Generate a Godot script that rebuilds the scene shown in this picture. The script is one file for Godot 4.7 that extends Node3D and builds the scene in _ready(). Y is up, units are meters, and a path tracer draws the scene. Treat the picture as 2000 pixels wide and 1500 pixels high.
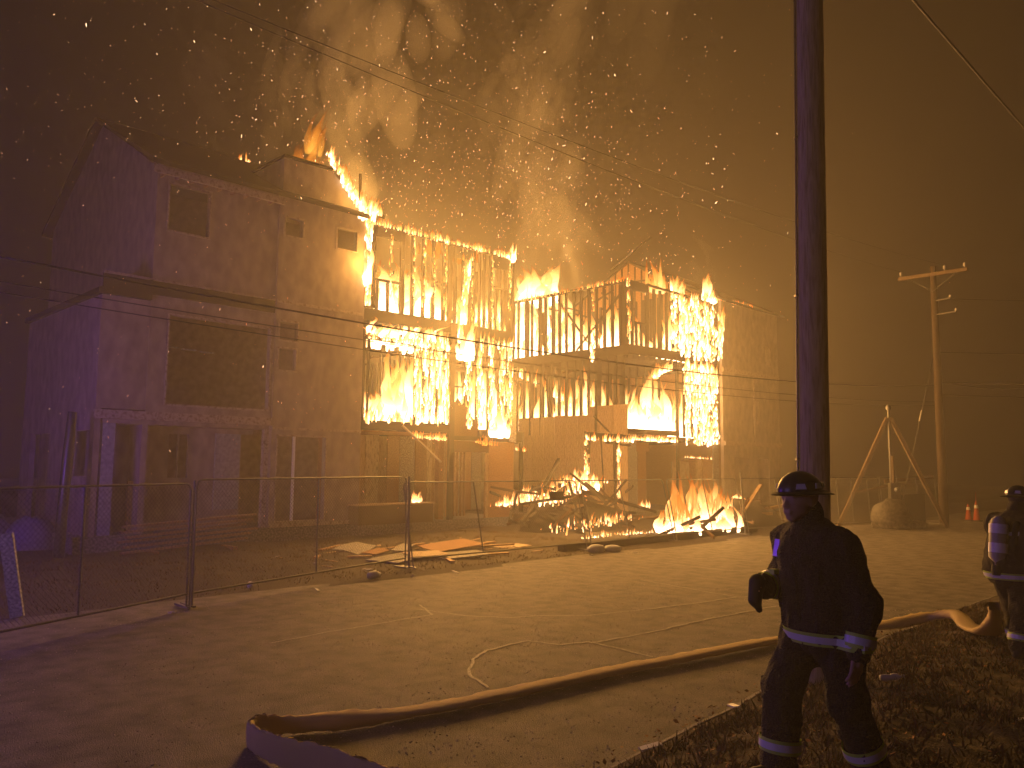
extends Node3D
# A night fire: two timber-framed row houses burn beside a street. u runs along the street (to the right and away), v across it (to the left and away).

var rng := RandomNumberGenerator.new()
var taken := {}
var mats := {}
var wobble := FastNoiseLite.new()

func _ready():
	rng.seed = 4711
	wobble.seed = 7
	wobble.frequency = 1.0
	# --- camera, sky, exposure
	var cam := Camera3D.new()
	cam.name = "camera"
	add_child(cam)
	cam.position = Vector3(0, 2.25, 0)
	cam.rotation_degrees = Vector3(5.78, -45, 0.45)
	cam.fov = 50.8
	cam.near = 0.05
	cam.far = 900
	cam.current = true
	var env := Environment.new()
	env.background_mode = Environment.BG_SKY
	var sky := Sky.new()
	var sm := ProceduralSkyMaterial.new()
	sm.sky_top_color = Color(0.05, 0.032, 0.02)
	sm.sky_horizon_color = Color(0.08, 0.05, 0.025)
	sm.sky_curve = 0.2
	sm.ground_bottom_color = Color(0.02, 0.014, 0.01)
	sm.ground_horizon_color = Color(0.05, 0.03, 0.02)
	sky.sky_material = sm
	env.sky = sky
	env.background_energy_multiplier = 1.0
	env.tonemap_mode = Environment.TONE_MAPPER_LINEAR
	env.tonemap_exposure = 1.0
	env.volumetric_fog_enabled = true   # smoky air; smoke scatters light mostly forward
	env.volumetric_fog_density = FOG
	env.volumetric_fog_anisotropy = 0.5
	env.volumetric_fog_albedo = Color(0.95, 0.93, 0.9)
	env.sdfgi_enabled = true
	env.ssao_enabled = true
	env.ssil_enabled = true
	var we := WorldEnvironment.new()
	we.name = "world_environment"
	we.environment = env
	add_child(we)
	make_materials()
	# --- setting and large structure
	make_ground()
	make_unburned_house()
	make_burning_house_left()
	make_burning_house_right()
	make_far_house()
	make_poles_and_wires()
	# --- fire and smoke
	make_fires()
	make_smoke()
	# --- things
	make_fences()
	make_debris()
	make_hose()
	make_roadside_things()
	make_emergency_vehicles()
	make_people()
	make_grass()
	make_gravel()

const FOG := 0.0062

# ---------------------------------------------------------------- helpers
func P(u: float, h: float, v: float) -> Vector3:
	return Vector3(u, h, -v)

class MB:
	var v := PackedVector3Array()
	var n := PackedVector3Array()
	var c := PackedColorArray()
	var t := PackedVector2Array()
	var ix := PackedInt32Array()
	var col := Color.WHITE
	func vert(p: Vector3, nn: Vector3, uv := Vector2.ZERO) -> int:
		v.append(p); n.append(nn); c.append(col); t.append(uv)
		return v.size() - 1
	func quad(a: Vector3, b: Vector3, d: Vector3, e: Vector3):   # counter-clockwise seen from outside
		var nn := (b - a).cross(d - a).normalized()
		if nn == Vector3.ZERO:
			nn = (d - a).cross(e - a).normalized()
		var lu := a.distance_to(b)
		var lv := a.distance_to(e)
		var i := vert(a, nn, Vector2(0, 0))
		vert(b, nn, Vector2(lu, 0)); vert(d, nn, Vector2(lu, lv)); vert(e, nn, Vector2(0, lv))
		for k in [0, 2, 1, 0, 3, 2]:
			ix.append(i + k)
	func tri(a: Vector3, b: Vector3, d: Vector3):
		var nn := (b - a).cross(d - a).normalized()
		var i := vert(a, nn, Vector2(a.x, a.y))
		vert(b, nn, Vector2(b.x, b.y)); vert(d, nn, Vector2(d.x, d.y))
		for k in [0, 2, 1]:
			ix.append(i + k)
	func hexa(q: Array):   # 8 corners: bottom 0..3 counter-clockwise from above, top 4..7
		quad(q[3], q[2], q[1], q[0]); quad(q[4], q[5], q[6], q[7])
		for k in 4:
			var m := (k + 1) % 4
			quad(q[k], q[m], q[m + 4], q[k + 4])
	func block(o: Vector3, x: Vector3, y: Vector3, z: Vector3):   # centre and half axes
		hexa([o - x - y + z, o + x - y + z, o + x - y - z, o - x - y - z, o - x + y + z, o + x + y + z, o + x + y - z, o - x + y - z])
	func bx(u0: float, u1: float, h0: float, h1: float, v0: float, v1: float):
		block(Vector3((u0 + u1) / 2, (h0 + h1) / 2, -(v0 + v1) / 2), Vector3(absf(u1 - u0) / 2, 0, 0), Vector3(0, absf(h1 - h0) / 2, 0), Vector3(0, 0, absf(v1 - v0) / 2))
	func bar(a: Vector3, b: Vector3, w: float, d: float, up := Vector3.UP):   # d along up, w across
		var y := (b - a) / 2
		var x := y.cross(up)
		if x.length() < 1e-4:
			x = y.cross(Vector3.FORWARD)
		x = x.normalized()
		var z := x.cross(y).normalized()
		block((a + b) / 2, x * w / 2, y, z * d / 2)
	func burnt(a: Vector3, b: Vector3, w: float, d: float, g: RandomNumberGenerator, rough := 0.25, steps := 7):   # a bar with an eaten, uneven outline
		var y := (b - a)
		var x := y.cross(Vector3.UP)
		if x.length() < 1e-4:
			x = y.cross(Vector3.FORWARD)
		x = x.normalized()
		var z := x.cross(y).normalized()
		var last := []
		for k in steps + 1:
			var o := a + y * k / steps
			var e := 1.0 - g.randf() * rough
			var e2 := 1.0 - g.randf() * rough
			var ring := [o - x * w / 2 * e - z * d / 2 * e2, o + x * w / 2 * e2 - z * d / 2 * e, o + x * w / 2 * e + z * d / 2 * e2, o - x * w / 2 * e2 + z * d / 2 * e]
			if k == 0:
				quad(ring[0], ring[1], ring[2], ring[3])
			else:
				for m in 4:
					quad(last[(m + 1) % 4], last[m], ring[m], ring[(m + 1) % 4])
			if k == steps:
				quad(ring[3], ring[2], ring[1], ring[0])
			last = ring
	func tube(p: Array, r: Array, sides := 8, closed := true):
		var first := []
		var x := Vector3.ZERO
		for k in p.size():
			var d: Vector3 = (p[mini(k + 1, p.size() - 1)] - p[maxi(k - 1, 0)]).normalized()
			if x == Vector3.ZERO:
				x = d.cross(Vector3.UP if absf(d.y) < 0.9 else Vector3.RIGHT).normalized()
			x = (x - d * x.dot(d)).normalized()
			var y := d.cross(x)
			first.append(v.size())
			for s in sides + 1:
				var a := TAU * s / sides
				var nn := x * cos(a) + y * sin(a)
				vert(p[k] + nn * r[mini(k, r.size() - 1)], nn, Vector2(float(s) / sides, k))
		for k in p.size() - 1:
			for s in sides:
				var a: int = first[k] + s
				var b: int = first[k + 1] + s
				for q in [a, b, a + 1, a + 1, b, b + 1]:
					ix.append(q)
		if closed:
			for e in [0, p.size() - 1]:
				var d2: Vector3 = (p[0] - p[1]).normalized() if e == 0 else (p[-1] - p[-2]).normalized()
				var ce := vert(p[e], d2)
				for s in sides:
					var a2 := vert(v[first[e] + s], d2)
					var b2 := vert(v[first[e] + s + 1], d2)
					for q in ([ce, a2, b2] if e == 0 else [ce, b2, a2]):
						ix.append(q)
	func rod(a: Vector3, b: Vector3, r: float, sides := 6):
		tube([a, b], [r, r], sides)
	func lathe(o: Vector3, prof: Array, sides := 16, axis := Vector3.UP):   # prof: [radius, height]
		var p := []
		var r := []
		for q in prof:
			p.append(o + axis * q[1]); r.append(q[0])
		tube(p, r, sides)
	func blob(o: Vector3, s: Vector3, bumps: float, nz: FastNoiseLite, rings := 8, sides := 12):
		var f := v.size()
		for i in rings + 1:
			var a := PI * i / rings
			for j in sides + 1:
				var b := TAU * j / sides
				var d := Vector3(sin(a) * cos(b), cos(a), sin(a) * sin(b))
				var k := 1.0 + bumps * nz.get_noise_3dv((o + d * 1.3) * 1.7)
				vert(o + d * s * k, (d / s).normalized(), Vector2(float(j) / sides, float(i) / rings))
		for i in rings:
			for j in sides:
				var a3 := f + i * (sides + 1) + j
				var b3 := a3 + sides + 1
				for q in [a3, b3, a3 + 1, a3 + 1, b3, b3 + 1]:
					ix.append(q)
	func prism(poly: Array, depth: Vector3):   # flat outline (counter-clockwise seen against depth) pushed along depth
		var n2 := poly.size()
		var flat := PackedVector2Array()
		var nn := Vector3.ZERO
		for k in n2:
			nn += (poly[k] as Vector3).cross(poly[(k + 1) % n2])
		nn = nn.normalized()
		if nn.dot(depth) > 0:
			poly = poly.duplicate()
			poly.reverse()
			nn = -nn
		var x := (poly[1] - poly[0] as Vector3).normalized()
		var y := nn.cross(x)
		for q in poly:
			flat.append(Vector2(q.dot(x), q.dot(y)))
		var tr := Geometry2D.triangulate_polygon(flat)
		for k in range(0, tr.size(), 3):
			var a: Vector3 = poly[tr[k]]
			var b: Vector3 = poly[tr[k + 1]]
			var d: Vector3 = poly[tr[k + 2]]
			if (b - a).cross(d - a).dot(nn) < 0:
				var s := b
				b = d; d = s
			tri(a, b, d)
			tri(a + depth, d + depth, b + depth)
		for k in n2:
			var a2: Vector3 = poly[k]
			var b2: Vector3 = poly[(k + 1) % n2]
			quad(b2, a2, a2 + depth, b2 + depth)
	func mesh(shift := Vector3.ZERO) -> ArrayMesh:
		var vs := v.duplicate()
		if shift != Vector3.ZERO:
			for k in vs.size():
				vs[k] -= shift
		var a := []
		a.resize(Mesh.ARRAY_MAX)
		a[Mesh.ARRAY_VERTEX] = vs
		a[Mesh.ARRAY_NORMAL] = n
		a[Mesh.ARRAY_COLOR] = c
		a[Mesh.ARRAY_TEX_UV] = t
		a[Mesh.ARRAY_INDEX] = ix
		var m := ArrayMesh.new()
		m.add_surface_from_arrays(Mesh.PRIMITIVE_TRIANGLES, a)
		return m
	func base() -> Vector3:
		var lo := Vector3(1e9, 1e9, 1e9)
		var hi := -lo
		for q in v:
			lo = lo.min(q); hi = hi.max(q)
		return Vector3((lo.x + hi.x) / 2, lo.y, (lo.z + hi.z) / 2)

func numbered(parent: Node, called: String) -> String:
	var key := str(parent.get_instance_id()) + called
	var k: int = taken.get(key, 0)
	taken[key] = k + 1
	return called if k == 0 else "%s_%03d" % [called, k]

func tag(o: Node, label: String, category: String, group := "") -> Node:
	if label: o.set_meta("label", label)
	if category: o.set_meta("category", category)
	if group: o.set_meta("group", group)
	return o

func thing(called: String, label: String, category: String, at := Vector3.ZERO, group := "") -> Node3D:
	var o := Node3D.new()
	o.name = numbered(self, called)
	add_child(o)
	o.position = at
	o.set_meta("at", at)
	tag(o, label, category, group)
	return o

func part(called: String, b: MB, m: Material, parent: Node, label := "") -> MeshInstance3D:
	var o := MeshInstance3D.new()
	o.name = numbered(parent, called)
	var at: Vector3 = parent.get_meta("at", Vector3.ZERO)
	o.mesh = b.mesh(at)
	o.material_override = m
	o.mesh.surface_set_material(0, m)
	parent.add_child(o)
	o.set_meta("at", at)
	if label: o.set_meta("label", label)
	return o

func solo(called: String, b: MB, m: Material, label: String, category: String, group := "") -> MeshInstance3D:
	var o := MeshInstance3D.new()
	o.name = numbered(self, called)
	var at := b.base()
	o.mesh = b.mesh(at)
	o.mesh.surface_set_material(0, m)
	add_child(o)
	o.position = at
	o.set_meta("at", at)
	tag(o, label, category, group)
	return o

func setting(called: String, b: MB, m: Material, kind := "structure", label := "") -> MeshInstance3D:
	var o := MeshInstance3D.new()
	o.name = numbered(self, called)
	o.mesh = b.mesh()
	o.mesh.surface_set_material(0, m)
	add_child(o)
	o.set_meta("kind", kind)
	if label: o.set_meta("label", label)
	return o

# ---------------------------------------------------------------- materials
func noise_tex(freq: float, ramp: Array, sd := 1, oct := 5, kind := FastNoiseLite.TYPE_SIMPLEX_SMOOTH, size := 512) -> NoiseTexture2D:
	var z := FastNoiseLite.new()
	z.seed = sd
	z.noise_type = kind
	z.frequency = freq
	z.fractal_octaves = oct
	var g := Gradient.new()
	var offs := PackedFloat32Array()
	var cols := PackedColorArray()
	for k in ramp.size():
		offs.append(float(k) / (ramp.size() - 1))
		cols.append(ramp[k])
	g.offsets = offs
	g.colors = cols
	var x := NoiseTexture2D.new()
	x.width = size
	x.height = size
	x.seamless = true
	x.noise = z
	x.color_ramp = g
	return x

func lin(r: float, g: float, b: float) -> Color:
	return Color(r, g, b).linear_to_srgb()

func surf(called: String, c: Color, rough := 0.9, tex: Texture2D = null, scale := Vector3.ONE, bump: Texture2D = null, depth := 1.0) -> StandardMaterial3D:
	var m := StandardMaterial3D.new()
	m.resource_name = called
	m.albedo_color = c
	m.roughness = rough
	m.metallic_specular = 0.4
	if tex or bump:
		m.uv1_triplanar = true
		m.uv1_world_triplanar = true
		m.uv1_scale = scale
	if tex:
		m.albedo_texture = tex
	if bump:
		m.heightmap_enabled = true
		m.heightmap_texture = bump
		m.heightmap_scale = depth
	mats[called] = m
	return m

func fire_mat(called: String, e: Color, blended := true) -> StandardMaterial3D:
	var m := StandardMaterial3D.new()
	m.resource_name = called
	m.shading_mode = BaseMaterial3D.SHADING_MODE_UNSHADED
	m.albedo_color = e.linear_to_srgb()
	m.vertex_color_use_as_albedo = true
	if blended:
		m.transparency = BaseMaterial3D.TRANSPARENCY_ALPHA
	mats[called] = m
	return m

func make_materials():
	var W := Color.WHITE
	var grey_fine := noise_tex(0.05, [Color(.4, .4, .4), Color(.75, .75, .75), W], 11)
	var grain := noise_tex(0.02, [Color(.62, .58, .52), Color(.9, .88, .85), W, Color(.7, .66, .6)], 12)
	var flakes := noise_tex(0.045, [Color(.5, .4, .3), Color(.95, .9, .82), Color(.62, .5, .4), W], 13, 2, FastNoiseLite.TYPE_CELLULAR)
	var speck := noise_tex(0.18, [Color(.2, .2, .2), Color(.5, .48, .46), Color(.62, .6, .57), W], 14, 4)
	var gravel := noise_tex(0.16, [Color(.35, .35, .35), Color(.6, .59, .57), Color(.7, .69, .67), Color(.76, .74, .71), Color(.9, .88, .85), W], 18, 3)
	var soft := noise_tex(0.012, [Color(.8, .8, .8), Color(.9, .9, .9), W], 19, 3)
	var patch := noise_tex(0.012, [Color(.45, .45, .45), Color(.7, .7, .7), W], 15, 4)
	surf("asphalt", lin(.4, .37, .345), .8, gravel, Vector3(.5, .5, .5), noise_tex(0.3, [Color.BLACK, W], 16, 2), .8)
	mats.asphalt.detail_enabled = true
	mats.asphalt.detail_albedo = noise_tex(0.008, [Color(.62, .62, .62), Color(.85, .85, .85), W], 17, 4)
	mats.asphalt.detail_blend_mode = BaseMaterial3D.BLEND_MODE_MUL
	surf("seal", lin(.62, .58, .52), .7, grey_fine, Vector3.ONE)
	surf("dirt", lin(.16, .125, .09), .95, speck, Vector3(.4, .4, .4), speck, 4.0)
	surf("verge", lin(.17, .13, .085), .97, patch, Vector3(.6, .6, .6), speck, 5.0)
	surf("concrete", lin(.34, .33, .31), .9, grey_fine, Vector3(.5, .5, .5), grey_fine, .3)
	surf("kerb_stone", lin(.42, .39, .34), .9, grey_fine, Vector3(1.4, 1.4, 1.4), speck, 1.2)
	surf("sheathing", lin(.40, .33, .26), .85, soft, Vector3(.35, .2, .35))
	surf("trim", lin(.43, .36, .29), .8, grain, Vector3(.6, .6, .6))
	surf("osb", lin(.46, .29, .15), .85, flakes, Vector3(1.1, 1.1, 1.1), flakes, .4)
	surf("plywood", lin(.52, .40, .26), .8, grain, Vector3(.7, .25, .7))
	surf("board", lin(.48, .34, .2), .85, grain, Vector3(2.2, .25, 2.2))
	surf("lumber", lin(.42, .28, .15), .85, grain, Vector3(1.5, .3, 1.5))
	surf("gypsum", lin(.55, .52, .47), .9, grey_fine, Vector3(.6, .6, .6))
	surf("char", lin(.035, .026, .02), .92, grey_fine, Vector3(1.6, 1.6, 1.6), speck, 2.0)
	surf("scorched", lin(.14, .08, .045), .9, flakes, Vector3(1.2, 1.2, 1.2), flakes, .6)
	surf("roofing", lin(.06, .052, .05), .95, speck, Vector3(.7, .7, .7), speck, 1.5)
	surf("inner_board", lin(.33, .25, .17), .95, soft, Vector3(.5, .5, .5))
	surf("pole_wood", lin(.46, .37, .27), .9, grain, Vector3(2.5, .15, 2.5), grain, 2.0)
	surf("creosote_wood", lin(.075, .05, .03), .9, grain, Vector3(2.5, .15, 2.5))
	surf("weathered_lumber", lin(.2, .14, .08), .9, grain, Vector3(1.5, .3, 1.5))
	surf("dark_paint", lin(.03, .03, .03), .6)
	surf("galvanised", lin(.36, .35, .33), .55, grey_fine, Vector3(2, 2, 2))
	mats.galvanised.metallic = .85
	surf("cable", lin(.11, .1, .09), .6)
	surf("porcelain", lin(.5, .47, .42), .3)
	surf("cone_orange", lin(.36, .06, .02), .7)
	surf("reflective_white", lin(.75, .75, .74), .35)
	surf("tarp", lin(.3, .27, .22), .55, patch, Vector3(1, 1, 1))
	surf("blue_wrap", lin(.36, .37, .42), .5, soft, Vector3(1, 1, 1))
	surf("hose_jacket", lin(.72, .58, .3), .85, noise_tex(0.09, [Color(.72, .7, .66), Color(.95, .93, .9), W], 21, 3), Vector3(6, 6, 6), noise_tex(0.12, [Color.BLACK, W], 22, 2), .4)
	surf("painted_white", lin(.72, .71, .68), .6, grey_fine, Vector3(.9, .9, .9))
	surf("bunker_cloth", lin(.085, .072, .062), .9, grey_fine, Vector3(4, 4, 4), noise_tex(0.03, [Color.BLACK, W], 23, 4), 3.0)
	surf("lime_tape", lin(.5, .68, .1), .6)
	surf("silver_tape", lin(.72, .72, .76), .28)
	surf("helmet_shell", lin(.03, .03, .032), .3)
	surf("skin", lin(.42, .25, .17), .6)
	surf("hair", lin(.03, .02, .015), .8)
	surf("glove", lin(.05, .04, .032), .8)
	surf("rubber", lin(.02, .02, .02), .7)
	surf("cylinder_paint", lin(.3, .28, .2), .35)
	surf("steel", lin(.5, .5, .5), .3)
	mats.steel.metallic = .9
	surf("drain_pipe", lin(.02, .02, .022), .3)
	surf("truck_red", lin(.45, .03, .025), .25)
	surf("litter_white", lin(.7, .68, .64), .5)
	surf("litter_brown", lin(.36, .26, .16), .8)
	surf("gravel_chip", lin(.45, .42, .38), .8)
	mats.gravel_chip.vertex_color_use_as_albedo = true
	surf("leaf", lin(.22, .15, .075), .8)
	mats.leaf.vertex_color_use_as_albedo = true
	var gl := StandardMaterial3D.new()
	gl.resource_name = "pane"
	gl.albedo_color = Color(.5, .5, .52, .12)
	gl.transparency = BaseMaterial3D.TRANSPARENCY_ALPHA
	gl.roughness = .05
	mats["pane"] = gl
	fire_mat("flame_core", Color(9, 6.2, 4.1))
	fire_mat("flame_outer", Color(5, 3.2, .9))
	fire_mat("ember", Color(9, 6, 3.4), false)
	var bl := StandardMaterial3D.new()
	bl.resource_name = "blue_lens"
	bl.albedo_color = Color(.05, .05, .4)
	bl.emission_enabled = true
	bl.emission = Color(.25, .12, 1)
	bl.emission_energy_multiplier = 3.0
	mats["blue_lens"] = bl

# walls with openings: rows and columns of boxes round the holes, in one mesh. along = "u" (wall at v) or "v" (wall at u)
func holed(b: MB, along: String, at0: float, at1: float, a0: float, a1: float, h0: float, h1: float, holes: Array):
	var xs := [a0, a1]
	for q in holes:
		xs.append_array([q[0], q[1]])
	xs.sort()
	for k in xs.size() - 1:
		var x0: float = xs[k]
		var x1: float = xs[k + 1]
		if x1 - x0 < 1e-4:
			continue
		var mid := (x0 + x1) / 2
		var cuts := []
		for q in holes:
			if q[0] < mid and q[1] > mid:
				cuts.append([q[2], q[3]])
		cuts.sort_custom(func(p, r): return p[0] < r[0])
		var y := h0
		for q in cuts + [[h1, h1]]:
			if q[0] - y > 1e-4:
				if along == "u":
					b.bx(x0, x1, y, q[0], at0, at1)
				else:
					b.bx(at0, at1, y, q[0], x0, x1)
			y = q[1]

func glow(called: String, at: Vector3, energy: float, size: float, c: Color, parent: Node = self):
	var l := OmniLight3D.new()
	l.name = numbered(parent, called)
	l.light_color = c
	l.light_energy = energy
	l.light_size = size
	l.omni_range = 120.0
	l.omni_attenuation = 2.0
	l.shadow_enabled = true
	parent.add_child(l)
	l.position = at - (parent.get_meta("at", Vector3.ZERO) if parent != self else Vector3.ZERO)

# ---------------------------------------------------------------- ground
func lot_height(u: float, v: float) -> float:
	var k := smoothstep(13.9, 16.5, v)
	return k * (0.05 + 0.09 * wobble.get_noise_2d(u * .55, v * .55) + 0.03 * wobble.get_noise_2d(u * 2.1, v * 2.1)) - 0.03 * (1.0 - k)

func kerb_v(u: float) -> float:
	return 3.88 + 0.09 * (u - 5.0) - 0.0052 * (u - 5.0) * (u - 5.0) + 0.05 * wobble.get_noise_2d(u * .8, 3.0)

func verge_height(u: float, v: float) -> float:
	var d := kerb_v(u) - v
	return 0.07 + (0.34 - 0.14 * smoothstep(5.0, 10.0, u)) * smoothstep(0.0, 1.7, d) + 0.05 * smoothstep(.1, .8, d) * wobble.get_noise_2d(u * 1.3, v * 1.3)

func sheet(b: MB, us: Array, vs: Array, f: Callable, turned := false):
	var first := b.v.size()
	for u in us:
		for v in vs:
			var e := .05
			var g := Vector3(f.call(u - e, v) - f.call(u + e, v), 2 * e, -(f.call(u, v - e) - f.call(u, v + e))).normalized()
			b.vert(P(u, f.call(u, v), v), g, Vector2(u, v))
	var m := vs.size()
	for i in us.size() - 1:
		for j in m - 1:
			var a := first + i * m + j
			for q in ([a, a + 1, a + m + 1, a, a + m + 1, a + m] if not turned else [a, a + m + 1, a + 1, a, a + m, a + m + 1]):
				b.ix.append(q)

func steps(a: float, b: float, d: float) -> Array:
	var r := []
	var n := int(ceil((b - a) / d))
	for k in n + 1:
		r.append(a + (b - a) * k / n)
	return r

func make_ground():
	var b := MB.new()
	b.bx(-70, 130, -0.5, -0.055, -40, 130)
	setting("ground", b, mats.dirt)
	# the road: a slightly crowned sheet
	b = MB.new()
	sheet(b, steps(-40, 90, 1.0), steps(3.2, 13.6, .52), func(u, v): return 0.004 + 0.02 * wobble.get_noise_2d(u * .2, v * .2) - 0.02)
	setting("road", b, mats.asphalt)
	b = MB.new()
	sheet(b, [-40, -20, -10, -4] + steps(0, 36, .3) + [40, 50, 70, 90], steps(13.3, 20, .24) + steps(20.5, 40, 1.5), func(u, v): return lot_height(u, v) + .012)
	setting("building_lot", b, mats.dirt)
	b = MB.new()
	sheet(b, steps(-6, 0, 1) + steps(.15, 18, .15) + steps(18.5, 60, 1.5), steps(0, 1, .04), func(u, s): return 0.0, true)
	for k in b.v.size():   # the verge follows the curved kerb
		var u := b.v[k].x
		var s := -b.v[k].z
		var v := kerb_v(u) - .07 - (kerb_v(u) + 12.0) * s * s
		b.v[k] = P(u, verge_height(u, v), v)
		b.n[k] = Vector3(verge_height(u - .05, v) - verge_height(u + .05, v), .1, -(verge_height(u, v - .05) - verge_height(u, v + .05))).normalized()
	setting("grass_verge", b, mats.verge)
	b = MB.new()
	var q := []
	var us := steps(-6, 60, .3)
	for k in us.size() - 1:
		var a: float = us[k]
		var c: float = us[k + 1]
		var ha := .045 + .014 * wobble.get_noise_2d(a * 3, 1)
		var hc := .045 + .014 * wobble.get_noise_2d(c * 3, 1)
		b.hexa([P(a, -.1, kerb_v(a) - .09), P(c, -.1, kerb_v(c) - .09), P(c, -.1, kerb_v(c) + .02), P(a, -.1, kerb_v(a) + .02),
			P(a, ha + .03, kerb_v(a) - .08), P(c, hc + .03, kerb_v(c) - .08), P(c, hc, kerb_v(c)), P(a, ha, kerb_v(a))])
	setting("kerb", b, mats.kerb_stone)
	# tar seams in the asphalt, paler than the road
	var seams := [
		[[8.5, 10.6], [8.05, 9.71], [6.9, 9.72], [6.22, 9.73], [5.3, 9.6]],
		[[8.2, 10.3], [8.36, 9.31], [8.79, 8.75], [9.2, 8.6], [9.8, 8.1], [11.0, 7.75], [12.1, 7.55], [13.07, 7.44], [13.7, 7.05], [15.5, 6.6]],
		[[13.55, 9.85], [13.3, 8.6], [13.07, 7.44]],
		[[5.9, 6.2], [6.1, 6.75], [6.6, 7.2], [7.0, 7.41], [7.79, 7.47], [7.91, 7.04], [8.33, 6.89], [8.3, 6.3], [8.23, 5.82]],
		[[8.3, 6.83], [8.53, 6.79], [9.33, 6.72], [10.43, 6.69], [11.4, 6.62], [12.5, 6.56], [14.0, 6.2]],
		[[16.3, 11.3], [16.34, 9.54], [16.79, 8.79], [17.4, 7.4]]]
	for sline in seams:
		b = MB.new()
		var pts := []
		for k in sline.size() - 1:
			var a0 := Vector2(sline[k][0], sline[k][1])
			var a1 := Vector2(sline[k + 1][0], sline[k + 1][1])
			for m in 7:
				pts.append(a0.lerp(a1, m / 7.0) + Vector2(wobble.get_noise_2d(a0.x + m, a0.y), wobble.get_noise_2d(a0.y, a0.x + m)) * .035)
		pts.append(Vector2(sline[-1][0], sline[-1][1]))
		for k in pts.size() - 1:
			var d: Vector2 = (pts[k + 1] - pts[k]).normalized().orthogonal()
			var w0 := .014 + .018 * absf(wobble.get_noise_1d(k * 1.7))
			var w1 := .014 + .018 * absf(wobble.get_noise_1d((k + 1) * 1.7))
			var h := func(p: Vector2): return 0.012 + 0.02 * wobble.get_noise_2d(p.x * .2, p.y * .2) - 0.02
			var c0: Vector2 = pts[k] - d * w0
			var c1: Vector2 = pts[k + 1] - d * w1
			var c2: Vector2 = pts[k + 1] + d * w1
			var c3: Vector2 = pts[k] + d * w0
			var qs := [P(c0.x, h.call(c0), c0.y), P(c1.x, h.call(c1), c1.y), P(c2.x, h.call(c2), c2.y), P(c3.x, h.call(c3), c3.y)]
			if (qs[1] - qs[0]).cross(qs[2] - qs[0]).y < 0:
				qs.reverse()
			b.quad(qs[0], qs[1], qs[2], qs[3])
		setting("crack_seal", b, mats.seal)

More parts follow.
